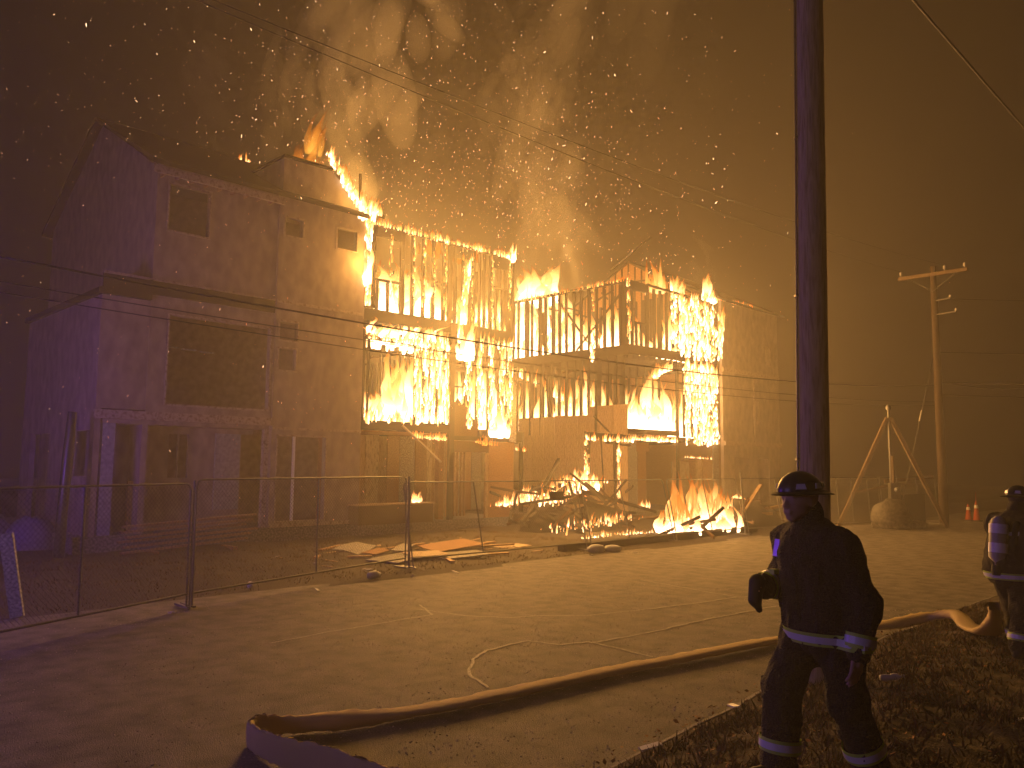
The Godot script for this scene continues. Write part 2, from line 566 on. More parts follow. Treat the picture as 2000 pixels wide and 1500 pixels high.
# ---------------------------------------------------------------- houses
func make_unburned_house():
	var o := thing("row_house", "dark unburned three storey row house with sheathed walls at the left", "house", P(10.6, 0, 24))
	var b := MB.new()
	b.bx(6.5, 14.55, -.3, .45, 21.36, 30.5)
	part("foundation", b, mats.concrete, o)
	# street wall: upper storeys of the left bay, the right bay, and the lower bay beside the gable end
	var windows := [
		[8.34, 9.44, 8.43, 9.69], [11.72, 12.3, 8.99, 9.53], [13.5, 14.22, 8.95, 9.59],
		[8.5, 11.4, 3.8, 6.14], [11.66, 12.23, 5.86, 6.4], [11.66, 12.2, 4.98, 5.6], [11.72, 13.3, .62, 3.05]]
	b = MB.new()
	holed(b, "u", 21.3, 21.46, 8.0, 11.52, 3.52, 10.15, [windows[0], windows[3]])
	part("street_wall", b, mats.sheathing, o)
	b = MB.new()
	holed(b, "u", 21.24, 21.4, 11.52, 14.56, .45, 10.15, [windows[1], windows[2], windows[4], windows[5], windows[6]])
	part("street_wall", b, mats.sheathing, o)
	# dormer wall standing above the eave over the right bay
	b = MB.new()
	b.prism([P(11.6, 10.153, 21.22), P(13.6, 10.153, 21.22), P(14.56, 10.153, 21.22), P(14.3, 10.5, 21.22), P(13.2, 11.33, 21.22), P(11.6, 11.3, 21.22)], Vector3(0, 0, -.18))
	part("dormer_wall", b, mats.sheathing, o, "wall standing above the eave with a burning sloped edge")
	b = MB.new()
	b.prism([P(11.55, 11.3, 21.12), P(13.22, 11.335, 21.12), P(13.22, 11.41, 21.12), P(11.55, 11.38, 21.12)], Vector3(0, 0, -2.6))
	part("dormer_roof", b, mats.roofing, o)
	b = MB.new()
	b.bx(11.6, 11.7, 10.153, 11.3, 21.4, 23.6)
	part("dormer_cheek", b, mats.sheathing, o)
	# end wall with its gable
	b = MB.new()
	b.prism([P(8.0, .45, 21.462), P(8.0, .45, 30.3), P(8.0, 10.15, 30.3), P(8.0, 12.6, 25.8), P(8.0, 10.12, 21.462)], Vector3(.15, 0, 0))
	part("end_wall", b, mats.sheathing, o)
	b = MB.new()
	holed(b, "u", 21.32, 21.46, 6.95, 7.997, 3.6, 6.45, [])
	part("side_bay_wall", b, mats.sheathing, o)
	b = MB.new()
	holed(b, "v", 6.81, 6.95, 21.32, 27.6, .45, 6.45, [[24.9, 26.7, .5, 3.06], [21.2 + .5, 23.1, 1.9, 3.05]])
	part("side_bay_wall", b, mats.sheathing, o)
	b = MB.new()
	b.prism([P(6.7, 6.453, 21.2), P(7.99, 6.453, 21.2), P(7.99, 7.0, 21.2), P(6.7, 6.6, 21.2)], Vector3(0, 0, -6.5))
	part("side_bay_roof", b, mats.roofing, o)
	b = MB.new()
	b.bx(8.16, 14.4, .46, 10.1, 30.15, 30.3)
	part("rear_wall", b, mats.sheathing, o)
	b = MB.new()
	b.prism([P(14.4, .45, 21.47), P(14.4, .45, 30.3), P(14.4, 10.12, 30.3), P(14.4, 12.5, 25.8), P(14.4, 10.12, 21.47)], Vector3(.15, 0, 0))
	part("party_wall", b, mats.osb, o)
	# roof
	b = MB.new()
	b.prism([P(7.75, 10.02, 20.95), P(7.75, 12.62, 25.8), P(7.75, 12.74, 25.8), P(7.75, 10.16, 20.95)], Vector3(6.75, 0, 0))
	part("roof", b, mats.roofing, o)
	b = MB.new()
	b.prism([P(7.75, 12.62, 25.803), P(7.75, 9.98, 30.7), P(7.75, 10.1, 30.7), P(7.75, 12.74, 25.803)], Vector3(6.75, 0, 0))
	part("roof", b, mats.roofing, o)
	# eave board, dark blocking below it and the storey bands
	b = MB.new()
	b.bx(7.8, 11.56, 9.8, 10.0, 21.0, 21.05)
	part("eave_board", b, mats.trim, o)
	for k in 9:
		b = MB.new()
		b.bx(8.06 + k * .39, 8.1 + k * .39, 9.78, 10.0, 21.05, 21.297)
		part("rafter_tail", b, mats.lumber, o)
	for q in [[6.8, 11.5, 6.62, 6.98, 21.26, mats.roofing], [6.8, 11.5, 6.98, 7.04, 21.23, mats.trim], [6.75, 11.5, 3.34, 3.56, 21.2, mats.trim], [11.53, 14.5, 6.94, 7.02, 21.2, mats.trim], [11.53, 14.56, 3.24, 3.31, 21.2, mats.trim], [11.53, 14.56, .45, .56, 21.2, mats.trim]]:
		b = MB.new()
		b.bx(q[0], q[1], q[2], q[3], q[4], 21.297 if q[0] < 11.52 else 21.237)
		part("storey_band", b, q[5], o)
	# floors so that the openings are dark rooms
	for h in [3.4, 6.75]:
		b = MB.new()
		b.bx(8.16, 14.39, h, h + .15, 21.47, 30.14)
		part("floor", b, mats.inner_board, o)
	b = MB.new()
	b.bx(8.16, 14.39, .46, 10.1, 23.4, 23.5)
	part("partition_wall", b, mats.inner_board, o)
	# window frames
	for k in windows.size():
		var w: Array = windows[k]
		var v0 := 21.27 if w[0] < 11.5 else 21.21
		b = MB.new()
		b.bx(w[0] - .05, w[1] + .05, w[3], w[3] + .05, v0, v0 + .08)
		b.bx(w[0] - .05, w[1] + .05, w[2] - .05, w[2], v0, v0 + .08)
		b.bx(w[0] - .05, w[0], w[2], w[3], v0, v0 + .08)
		b.bx(w[1], w[1] + .05, w[2], w[3], v0, v0 + .08)
		var f := part("door_frame" if k == 6 else "window_frame", b, mats.trim, o)
		if k in [0, 1, 2, 4, 5]:
			b = MB.new()
			b.bx(w[0], w[1], w[2], w[3], v0 + .08, v0 + .09)
			part("pane", b, mats.pane, f)
		if k == 6:
			b = MB.new()
			b.bx(12.22, 12.3, w[2], w[3], v0 + .03, v0 + .07)
			part("door_post", b, mats.silver_tape, f)
	for k in 3:   # lumber propped in the large opening
		b = MB.new()
		b.bx(8.52 + k * .5, 8.9 + k * .5, 5.33 - k * .02, 5.36 - k * .02, 21.6, 21.7)
		part("cross_brace", b, mats.gypsum, o)
	# recessed ground floor of the left bay
	b = MB.new()
	holed(b, "u", 22.3, 22.42, 7.0, 11.5, .46, 3.33, [[9.05, 9.6, 1.85, 3.05], [11.15, 11.5, .46, 3.1]])
	part("porch_wall", b, mats.sheathing, o)
	b = MB.new()
	b.bx(9.3, 9.34, 1.85, 3.05, 22.31, 22.38)
	part("window_bar", b, mats.trim, o)
	b = MB.new()
	b.bx(10.35, 11.1, .95, 3.1, 22.25, 22.297)
	part("pale_panel", b, mats.blue_wrap, o)
	b = MB.new()
	b.bx(7.0, 11.5, 3.24, 3.337, 21.36, 22.29)
	part("porch_ceiling", b, mats.sheathing, o)
	b = MB.new()
	b.bx(11.36, 11.5, .46, 3.24, 21.36, 21.5)
	part("porch_post", b, mats.trim, o)
	b = MB.new()
	b.bx(7.02, 7.32, .46, 3.24, 21.36, 21.6)
	part("porch_post", b, mats.blue_wrap, o)

func plank(parent: Node, called: String, m: Material, a: Vector3, c: Vector3, w: float, d: float, burn := 0.0):
	var b := MB.new()
	if burn > 0:
		b.burnt(a, c, w, d, rng, burn)
	else:
		b.bar(a, c, w, d)
	return part(called, b, m, parent)

func stud_u(o: Node, u: float, w: float, h0: float, h1: float, v := 21.3, burn := .3):   # an upright in a wall that runs along the street
	var s := rng.randf_range(-.02, .02)
	var b := MB.new()
	b.burnt(P(u, h0, v + .06), P(u + s, h1, v + .06), .13, w, rng, burn, 9)
	part("stud", b, mats.char, o)

func stud_v(o: Node, v: float, w: float, h0: float, h1: float, u := 26.9, burn := .2):
	var s := rng.randf_range(-.02, .02)
	var b := MB.new()
	b.burnt(P(u + .06, h0, v), P(u + .06, h1, v + s), w, .13, rng, burn, 9)
	part("stud", b, mats.char, o)

func rect(o: Node, called: String, m: Material, u0: float, u1: float, h0: float, h1: float, v0: float, v1: float, label := ""):
	var b := MB.new()
	b.bx(u0, u1, h0, h1, v0, v1)
	return part(called, b, m, o, label)

func beam(o: Node, called: String, a: Vector3, c: Vector3, w: float, d: float, burn := .15, m: Material = null):
	var b := MB.new()
	b.burnt(a, c, w, d, rng, burn, maxi(6, int(a.distance_to(c) / .35)))
	return part(called, b, m if m else mats.char, o)

func make_burning_house_left():
	var o := thing("burning_row_house", "burning three storey row house frame right beside the dark sheathed house", "house", P(18, 0, 24))
	rect(o, "foundation", mats.concrete, 14.56, 21.45, -.3, .4, 21.36, 31)
	# third storey, street side
	for q in [[14.66, .14], [16.12, .17], [16.56, .1], [17.02, .1], [17.45, .1], [17.93, .11], [18.22, .19], [18.46, .08], [18.83, .08], [19.18, .13], [19.35, .08], [19.63, .07], [19.88, .08], [20.18, .14], [21.1, .2], [21.33, .12]]:
		stud_u(o, q[0], q[1], 7.25, 10.0)
	for q in [[15.12, 8.2], [15.56, 8.2], [20.45, 8.8], [20.8, 8.8]]:
		stud_u(o, q[0], .08, 7.25, q[1])
	stud_u(o, 20.67, .06, 8.84, 9.56)
	beam(o, "corner_panel", P(14.9, 7.25, 21.36), P(14.9, 10.0, 21.36), .12, .3, .1)
	for q in [[14.6, 18.5, 10.05], [18.5, 21.42, 10.08]]:
		beam(o, "top_plate", P(q[0], q[2], 21.36), P(q[1], q[2] + .02, 21.36), .13, .09, .45)
	for q in [[15.04, 16.04, 9.86, .38], [18.46, 19.3, 9.8, .4], [20.2, 21.05, 9.8, .48]]:
		beam(o, "header", P(q[0], q[2], 21.34), P(q[1], q[2], 21.34), .1, q[3], .12)
	beam(o, "sill", P(15.05, 8.24, 21.36), P(16.04, 8.26, 21.36), .13, .07, .2)
	beam(o, "sill", P(20.2, 8.84, 21.36), P(21.05, 8.82, 21.36), .13, .07, .2)
	# storey bands
	beam(o, "rim_beam", P(14.6, 7.04, 21.32), P(18.2, 7.06, 21.32), .1, .4, .1)
	beam(o, "rim_beam", P(18.2, 7.02, 21.3), P(21.42, 7.06, 21.3), .1, .42, .12)
	beam(o, "rim_beam", P(14.6, 3.52, 21.32), P(18.24, 3.52, 21.32), .1, .28, .1)
	beam(o, "rim_beam", P(18.24, 3.2, 21.28), P(21.42, 3.2, 21.28), .1, .16, .15)
	# second storey, street side
	for q in [[14.66, .12], [14.86, .05], [16.76, .1], [17.11, .09], [17.41, .09], [17.71, .09], [18.04, .12]]:
		stud_u(o, q[0], q[1], 3.65, 6.85, 21.3, .4)
	stud_u(o, 18.33, .22, .4, 6.85, 21.24, .12)
	for q in [[18.95, .1], [19.1, .09], [19.56, .09], [20.13, .1], [20.68, .09], [21.1, .12]]:
		stud_u(o, q[0], q[1], 3.28, 6.85, 21.3, .4)
	beam(o, "header", P(14.7, 6.32, 21.36), P(16.75, 6.28, 21.36), .1, .16, .3)
	for q in [[6.44, .1], [5.61, .13], [5.0, .05]]:
		beam(o, "window_rail", P(18.42, q[0], 21.34), P(18.97, q[0], 21.34), .1, q[1], .15)
	var b := MB.new()
	b.prism([P(18.45, 3.28, 21.26), P(19.5, 3.28, 21.26), P(19.62, 3.7, 21.26), P(19.2, 4.0, 21.26), P(19.05, 4.5, 21.26), P(18.8, 4.35, 21.26), P(18.6, 4.6, 21.26), P(18.45, 4.4, 21.26)], Vector3(0, 0, -.04))
	part("scorched_panel", b, mats.scorched, o)
	b = MB.new()
	b.prism([P(21.1, 3.15, 21.2), P(21.44, 3.1, 21.2), P(21.44, 5.32, 21.2), P(21.1, 5.34, 21.2)], Vector3(0, 0, -.03))
	part("corner_sheet", b, mats.gypsum, o, "pale sheet hanging at the corner")
	# floors and joists
	for h in [3.42, 6.92]:
		for k in 16:
			beam(o, "joist", P(14.8 + k * .42, h, 21.42), P(14.8 + k * .42, h, 26.4 + rng.randf() * 3), .05, .24, .3)
	rect(o, "floor_deck", mats.scorched, 14.6, 18.2, 3.56, 3.59, 22.2, 30.9)
	rect(o, "floor_deck", mats.scorched, 18.24, 21.4, 3.56, 3.59, 22.0, 30.9)
	rect(o, "floor_deck", mats.scorched, 14.6, 21.4, 7.06, 7.09, 23.6, 30.9)
	# inner and rear studs
	for row in [[25.0, 7.1, 9.6], [30.8, 7.1, 9.9], [24.6, 3.6, 6.85], [30.8, 3.6, 6.85]]:
		for k in 16:
			if rng.randf() < .85:
				stud_u(o, 14.8 + k * .42 + rng.randf_range(-.05, .05), .07, row[1], row[2] - rng.randf() * .4, row[0], .4)
		beam(o, "inner_plate", P(14.6, row[2], row[0] + .06), P(21.4, row[2], row[0] + .06), .1, .08, .4)
	for row in [[7.1, 9.95], [3.6, 6.85]]:
		for k in 22:
			stud_v(o, 21.8 + k * .41, .07, row[0], row[1], 21.32, .4)
	rect(o, "rear_sheathing", mats.osb, 14.6, 21.3, 3.6, 6.85, 31.0, 31.05)
	# fallen roof trusses inside the third storey
	for k in 14:
		var a := P(15.2 + rng.randf() * 5.2, 7.3 + rng.randf() * .6, 22.0 + rng.randf() * 2.5)
		var c := a + Vector3(rng.randf_range(-1.6, 1.6), rng.randf_range(-.1, 1.5), rng.randf_range(-1.0, .4))
		beam(o, "fallen_truss", a, c, .05, .09, .4)
	# charred ridge stub and rafter ends over the left corner
	beam(o, "charred_stub", P(14.42, 10.1, 21.4), P(14.4, 11.6, 21.4), .06, .09, .3)
	beam(o, "rafter_end", P(14.5, 10.5, 21.3), P(15.25, 10.3, 21.2), .07, .12, .3)
	beam(o, "rafter_end", P(14.9, 10.1, 21.3), P(14.95, 10.4, 21.3), .07, .1, .3)
	# ground storey: porch on the left, wall with narrow openings on the right
	rect(o, "porch_ceiling", mats.osb, 14.56, 18.2, 3.3, 3.34, 21.4, 23.4)
	for q in [[14.56, 15.3, mats.osb], [15.3, 16.28, mats.board], [16.28, 16.85, mats.plywood], [17.2, 17.75, mats.osb], [17.75, 18.45, mats.gypsum], [18.45, 19.0, mats.osb], [19.0, 19.25, mats.plywood], [19.5, 19.75, mats.plywood]]:
		rect(o, "wall_panel", q[2], q[0] + .01, q[1] - .01, .42, 3.29, 23.42, 23.46)
	rect(o, "inner_wall", mats.lumber, 14.56, 21.3, .41, 3.29, 24.3, 24.36)
	for k in 9:
		rect(o, "wall_stud", mats.lumber, 18.62 + k * .17, 18.66 + k * .17, .42, 3.1, 22.4, 22.5)
	rect(o, "corner_wall", mats.osb, 20.15, 21.42, .4, 3.11, 21.3, 21.36)
	rect(o, "door_head", mats.scorched, 18.46, 20.14, 2.72, 3.11, 21.3, 21.36)
	rect(o, "door_jamb", mats.lumber, 19.98, 20.12, .4, 2.7, 21.28, 21.36)
	rect(o, "porch_post", mats.osb, 17.98, 18.2, .41, 3.3, 21.5, 21.7)
	rect(o, "porch_step", mats.scorched, 14.2, 17.1, .42, 1.0, 20.7, 21.3)
	rect(o, "porch_tread", mats.board, 14.15, 17.15, 1.003, 1.04, 20.65, 21.31)

func make_burning_house_right():
	var o := thing("burning_row_house", "burning corner row house of bare studs with a boarded side wall", "house", P(30, 0, 25))
	rect(o, "foundation", mats.concrete, 26.8, 34, -.3, .4, 20.3, 31)
	# third storey, side wall
	for q in [[26.88, .1], [26.55, .08], [25.98, .22], [25.66, .07], [25.15, .17], [24.81, .14], [24.32, .16], [23.94, .11], [23.54, .08], [23.11, .08], [22.68, .1], [22.23, .09], [21.82, .07], [21.38, .09], [20.95, .1], [20.53, .09]]:
		stud_v(o, q[0], q[1], 7.3, 9.95)
	for k in 9:
		stud_v(o, 27.3 + k * .42, .09, 7.3, 9.95)
	beam(o, "corner_post", P(27.0, 7.25, 20.3), P(27.0, 10.1, 20.3), .26, .22, .12)
	stud_u(o, 27.4, .12, 7.3, 10.0, 20.2)
	beam(o, "top_plate", P(26.96, 10.0, 31), P(26.96, 10.03, 20.2), .13, .13, .3)
	beam(o, "rim_beam", P(26.92, 7.1, 31), P(26.92, 7.1, 20.1), .1, .42, .08)
	beam(o, "diagonal_brace", P(27.12, 7.35, 23.1), P(27.12, 9.7, 20.5), .04, .1, .15)
	beam(o, "diagonal_brace", P(27.12, 9.8, 24.2), P(27.12, 7.35, 22.2), .04, .1, .15)
	# third storey, street side
	for q in [[28.45, .2], [29.0, .12], [29.47, .12], [29.94, .12], [30.42, .14], [30.85, .16], [31.42, .12], [31.93, .14], [32.45, .1], [33.2, .12], [33.6, .2]]:
		stud_u(o, q[0], q[1], 7.3, 10.0, 20.2, .3)
	for q in [[27.7, 8.3], [28.05, 8.3]]:
		stud_u(o, q[0], .08, 7.3, q[1], 20.2)
	beam(o, "header", P(27.2, 9.92, 20.24), P(28.5, 9.9, 20.24), .1, .42, .12)
	beam(o, "sill", P(27.4, 8.34, 20.26), P(28.4, 8.36, 20.26), .13, .08, .2)
	beam(o, "header", P(32.4, 9.5, 20.24), P(33.6, 9.5, 20.24), .1, .5, .2)
	beam(o, "top_plate", P(28.5, 10.12, 20.26), P(33.9, 10.05, 20.26), .13, .12, .5)
	beam(o, "rim_beam", P(26.95, 7.14, 20.16), P(30.8, 7.2, 20.16), .1, .42, .08)
	beam(o, "rim_beam", P(30.8, 7.18, 20.16), P(33.9, 7.15, 20.16), .1, .42, .2)
	# second storey
	for q in [[26.6, .1], [26.16, .09], [25.68, .24], [25.02, .22], [24.46, .14], [23.97, .12], [23.54, .11], [23.11, .1], [22.69, .09], [22.27, .08], [21.23, .09], [20.81, .09], [20.4, .15]]:
		stud_v(o, q[0], q[1], 3.65, 6.9)
	beam(o, "corner_post", P(26.96, 3.6, 21.75), P(26.96, 6.9, 21.75), .32, .14, .08)
	for q in [[30.7, .12, .4], [31.35, .3, 3.6], [31.9, .1, 3.6], [32.45, .12, 3.6], [33.0, .1, 3.6], [33.6, .2, 3.6]]:
		stud_u(o, q[0], q[1], q[2], 6.95, 20.2, .3)
	beam(o, "header", P(30.8, 5.9, 20.24), P(31.6, 5.9, 20.24), .1, .3, .2)
	beam(o, "rim_beam", P(27.0, 3.72, 20.2), P(30.7, 3.73, 20.2), .1, .22, .1)
	rect(o, "scorched_panel", mats.scorched, 30.76, 33.4, 2.62, 3.35, 20.22, 20.26)
	b_sheet(o)
	# boarded side wall: upright sheets with open joints
	var joints := [26.4, 25.5, 24.82, 24.15, 23.5, 22.83, 22.2]
	for k in joints.size() - 1:
		var b := MB.new()
		b.bx(26.86, 26.9, .4, 4.46 + rng.randf_range(-.02, .02), joints[k + 1] + .012, joints[k] - .012)
		part("siding_sheet", b, mats.board, o)
	joints = [22.2, 21.5, 20.85, 20.1]
	for k in joints.size() - 1:
		var b := MB.new()
		b.bx(26.82, 26.86, .4, 4.8 + k * .01, joints[k + 1] + .012, joints[k] - .012)
		part("siding_sheet", b, mats.board, o)
	# floors, joists, inner and rear walls
	for h in [3.44, 6.92]:
		for k in 17:
			beam(o, "joist", P(27.1 + k * .41, h, 20.3), P(27.1 + k * .41, h, 25 + rng.randf() * 4), .05, .22, .25)
	rect(o, "floor_deck", mats.scorched, 27.05, 33.8, 3.58, 3.6, 20.6, 30.9)
	rect(o, "floor_deck", mats.scorched, 27.05, 33.8, 7.06, 7.08, 22.4, 30.9)
	for row in [[25.2, 7.1, 9.6], [30.8, 7.1, 10.0], [24.9, 3.6, 6.85], [30.8, 3.6, 6.85]]:
		for k in 16:
			if rng.randf() < .9:
				stud_u(o, 27.3 + k * .42, .08, row[1], row[2] - rng.randf() * .3, row[0], .3)
		beam(o, "inner_plate", P(27.1, row[2], row[0] + .06), P(33.8, row[2], row[0] + .06), .1, .08, .3)
	for row in [[7.1, 9.9], [3.6, 6.85]]:
		for k in 10:
			stud_v(o, 20.9 + k * .42, .08, row[0], row[1], 30.2, .3)
	rect(o, "rear_sheathing", mats.osb, 27.0, 33.8, 3.6, 9.9, 31.0, 31.05)
	# party wall at the far end with its gable and studs
	var g := MB.new()
	g.prism([P(33.84, .4, 20.4), P(33.84, .4, 30.9), P(33.84, 10.1, 30.9), P(33.84, 12.95, 25.2), P(33.84, 10.2, 20.4)], Vector3(.06, 0, 0))
	part("gable_wall", g, mats.osb, o, "sheathed gable seen from inside above the burning studs")
	for k in 25:
		var v := 20.6 + k * .42
		var top := minf(10.1 + (v - 20.4) * .58, 10.1 + (30.9 - v) * .5)
		beam(o, "gable_stud", P(33.8, 7.1, v), P(33.8, top, v), .05, .07, .15)
	beam(o, "gable_beam", P(33.78, 11.75, 22.9), P(33.78, 12.0, 27.2), .06, .08, .2)
	beam(o, "roof_edge", P(33.82, 12.97, 25.2), P(33.82, 10.15, 20.3), .12, .12, .4)
	beam(o, "roof_edge", P(33.82, 12.97, 25.2), P(33.82, 10.3, 30.5), .12, .1, .3)
	beam(o, "loose_rafter", P(33.5, 12.6, 26.2), P(33.6, 14.0, 23.6), .05, .1, .3)
	for k in 7:
		var a := P(27.6 + rng.randf() * 4.5, 9.0 + rng.randf() * .8, 21.5 + rng.randf() * 3)
		beam(o, "fallen_truss", a, a + Vector3(rng.randf_range(-1.8, 1.8), rng.randf_range(-.5, .5), rng.randf_range(-1, 1)), .05, .09, .3)
	# ground storey
	rect(o, "corner_wall", mats.gypsum, 26.9, 27.55, .4, 3.6, 20.2, 20.3)
	for q in [[27.6, 28.4, mats.gypsum], [28.4, 28.85, mats.osb], [28.85, 30.1, mats.gypsum], [30.1, 30.75, mats.osb]]:
		rect(o, "wall_panel", q[2], q[0] + .01, q[1] - .01, .42, 3.5, 22.0, 22.05)
	rect(o, "lintel_panel", mats.osb, 27.6, 30.7, 2.95, 3.55, 21.8, 21.84)
	rect(o, "door_leaf", mats.inner_board, 30.9, 32.3, .42, 2.5, 20.7, 20.76)
	rect(o, "wall_stud", mats.lumber, 32.36, 32.75, .42, 2.6, 20.3, 20.4)
	rect(o, "wall_panel", mats.osb, 32.8, 33.9, .42, 2.6, 20.22, 20.28)
	rect(o, "inner_wall", mats.lumber, 27.0, 33.7, .42, 3.4, 26, 26.05)

func b_sheet(o: Node):
	var b := MB.new()
	b.prism([P(33.45, 1.0, 20.14), P(33.95, 1.0, 20.14), P(33.95, 4.72, 20.14), P(33.6, 4.68, 20.14), P(33.45, 3.6, 20.14)], Vector3(0, 0, -.03))
	part("corner_sheet", b, mats.gypsum, o, "pale sheet at the far corner")

func make_far_house():
	var o := thing("row_house", "unburned sheathed row house dim in smoke beyond the burning corner house", "house", P(37, 0, 24))
	var b := MB.new()
	holed(b, "u", 19.9, 20.05, 34.0, 39.6, .4, 10.2, [[38.3, 38.75, 7.5, 8.4], [37.0, 37.4, 4.4, 5.6], [35.0, 36.4, .5, 2.7], [37.3, 38.4, .5, 2.7]])
	part("street_wall", b, mats.sheathing, o)
	b = MB.new()
	b.bx(34.0, 39.6, .4, 10.2, 23.0, 23.1)
	part("partition_wall", b, mats.inner_board, o)
	b = MB.new()
	b.prism([P(39.45, .4, 20.052), P(39.45, .4, 30), P(39.45, 10.2, 30), P(39.45, 12.8, 25.2), P(39.45, 10.2, 20.052)], Vector3(.15, 0, 0))
	part("end_wall", b, mats.sheathing, o)
	b = MB.new()
	b.prism([P(33.95, 10.1, 19.6), P(33.95, 12.9, 25.2), P(33.95, 13.0, 25.2), P(33.95, 10.22, 19.6)], Vector3(5.9, 0, 0))
	part("roof", b, mats.roofing, o)
	b = MB.new()
	b.prism([P(33.95, 12.9, 25.203), P(33.95, 10.1, 30.6), P(33.95, 10.2, 30.6), P(33.95, 13.0, 25.203)], Vector3(5.9, 0, 0))
	part("roof", b, mats.roofing, o)
	for q in [[34.0, 39.65, 3.3, 3.5, 19.78], [34.0, 39.65, 6.8, 7.0, 19.84], [36.9, 37.0, 3.5, 6.8, 19.84]]:
		b = MB.new()
		b.bx(q[0], q[1], q[2], q[3], q[4], 19.897)
		part("storey_band", b, mats.trim, o)
	for q in [[38.3, 38.75, 7.5, 8.4], [37.0, 37.4, 4.4, 5.6]]:
		b = MB.new()
		b.bx(q[0] - .06, q[1] + .06, q[3], q[3] + .06, 19.86, 19.93)
		b.bx(q[0] - .06, q[1] + .06, q[2] - .06, q[2], 19.86, 19.93)
		b.bx(q[0] - .06, q[0], q[2], q[3], 19.86, 19.93)
		b.bx(q[1], q[1] + .06, q[2], q[3], 19.86, 19.93)
		part("window_frame", b, mats.trim, o)
	b = MB.new()
	b.bx(33.96, 39.6, -.3, .4, 19.96, 30)
	part("foundation", b, mats.concrete, o)
	# a small house far behind at the left edge
	var s := thing("house", "small pale house with a low roof far behind at the left edge", "house", P(6, 0, 47))
	b = MB.new()
	b.bx(3, 9.4, -.2, 2.6, 44, 50)
	part("wall", b, mats.sheathing, s)
	b = MB.new()
	b.prism([P(2.7, 2.6, 43.6), P(2.7, 2.6, 50.4), P(2.7, 4.4, 47)], Vector3(7.0, 0, 0))
	part("roof", b, mats.roofing, s)
	b = MB.new()
	b.bx(8.4, 8.9, .9, 2.0, 43.95, 43.99)
	part("window", b, mats.trim, s)

# ---------------------------------------------------------------- fire: solid curling tongues, white hot low down and orange at their tips
func tongue(b: MB, at: Vector3, h: float, r: float, drift: Vector3, heat: float, fade := 1.0):
	var rings := 11 if h > .9 else (8 if h > .4 else 6)
	var sides := 6 if h > .5 else 4
	var ph := rng.randf() * TAU
	var ph2 := rng.randf() * TAU
	var fr := rng.randf_range(3.0, 6.5)
	var twist := rng.randf_range(-1.5, 1.5)
	var flat := rng.randf_range(.4, .8)
	var amp := r * rng.randf_range(.6, 1.5)
	var ph3 := rng.randf() * TAU
	var first := b.v.size()
	for k in rings:
		var t := float(k) / (rings - 1)
		var o := at + Vector3(0, h * t, 0) + drift * t * t + Vector3(sin(t * fr + ph), 0, cos(t * fr * .8 + ph2)) * amp * t + Vector3(sin(t * fr * 2.3 + ph3), 0, sin(t * fr * 1.9 + ph)) * amp * .35 * t
		var w := r * sin(PI * pow(t * .88 + .12, .62)) * (1.0 - .35 * sin(t * 11.0 + ph2) * t)
		w = maxf(w, r * .02)
		var x := Vector3(cos(ph + twist * t), .25 * sin(ph2), sin(ph + twist * t))
		var z := Vector3(-x.z, 0, x.x) * flat
		var g := clampf(heat * (1.15 - t * .9), .06, 1.0)
		var a := 1.0 if t < .45 else clampf(1.0 - (t - .45) / .55, 0, 1)
		b.col = Color(clampf(.1 + .9 * g * g, 0, 1), clampf(.02 + .98 * pow(g, 2.3), 0, 1), clampf(pow(g, 3.2), 0, 1), a * fade)
		for s in sides + 1:
			var q := TAU * s / sides
			var nn := (x * cos(q) + z * sin(q))
			b.vert(o + nn * w * (1.0 + .3 * wobble.get_noise_3d(o.x * 3 + s % sides, o.y * 3, k)), nn.normalized())
	for k in rings - 1:
		for s in sides:
			var a2 := first + k * (sides + 1) + s
			var c2 := a2 + sides + 1
			for q in [a2, c2, a2 + 1, a2 + 1, c2, c2 + 1]:
				b.ix.append(q)
	b.col = Color.WHITE

func body_of_fire(b: MB, u0: float, u1: float, v0: float, v1: float, h: float, n: int, h0: float, h1: float, r0: float, r1: float, heat := 1.0, lean := Vector3.ZERO, fade := 1.0):
	for k in n:
		var t := (k + rng.randf()) / n
		var at := P(lerpf(u0, u1, t), h + rng.randf() * .08, rng.randf_range(v0, v1))
		var k2 := pow(rng.randf(), 1.3)
		var hh := lerpf(h0, h1, k2)
		tongue(b, at, hh, lerpf(r0, r1, rng.randf()) * (.7 + .5 * k2), lean * hh + Vector3(rng.randf_range(-.12, .12), 0, rng.randf_range(-.12, .12)) * hh, heat * rng.randf_range(.75, 1.0), fade)

func licks(b: MB, a: Vector3, c: Vector3, n: int, h0: float, h1: float, r: float, heat := .8, spread := .08):   # small flames along a burning timber
	var seed_at := rng.randf() * 100
	for k in int(n * 2.1):
		var t := rng.randf()
		var room := .5 + .9 * wobble.get_noise_1d(t * a.distance_to(c) * 1.3 + seed_at)   # clumps with gaps between them
		if rng.randf() > room + .35:
			continue
		var hh := lerpf(h0, h1, pow(rng.randf(), 2.0)) * (.6 + 1.1 * clampf(room, 0, 1))
		var at := a.lerp(c, t) + Vector3(rng.randf_range(-spread, spread), -hh * .2, rng.randf_range(-spread, spread) + .05)
		tongue(b, at, hh, r * .56 * rng.randf_range(.5, 1.4) * (.6 + hh / h1 * .6), Vector3(rng.randf_range(-.15, .15), 0, .1) * hh, heat * rng.randf_range(.45, 1.15))

func flame(b: MB, label: String, group := "", hot := true):
	return solo("flame", b, mats.flame_core if hot else mats.flame_outer, label, "flame", group)

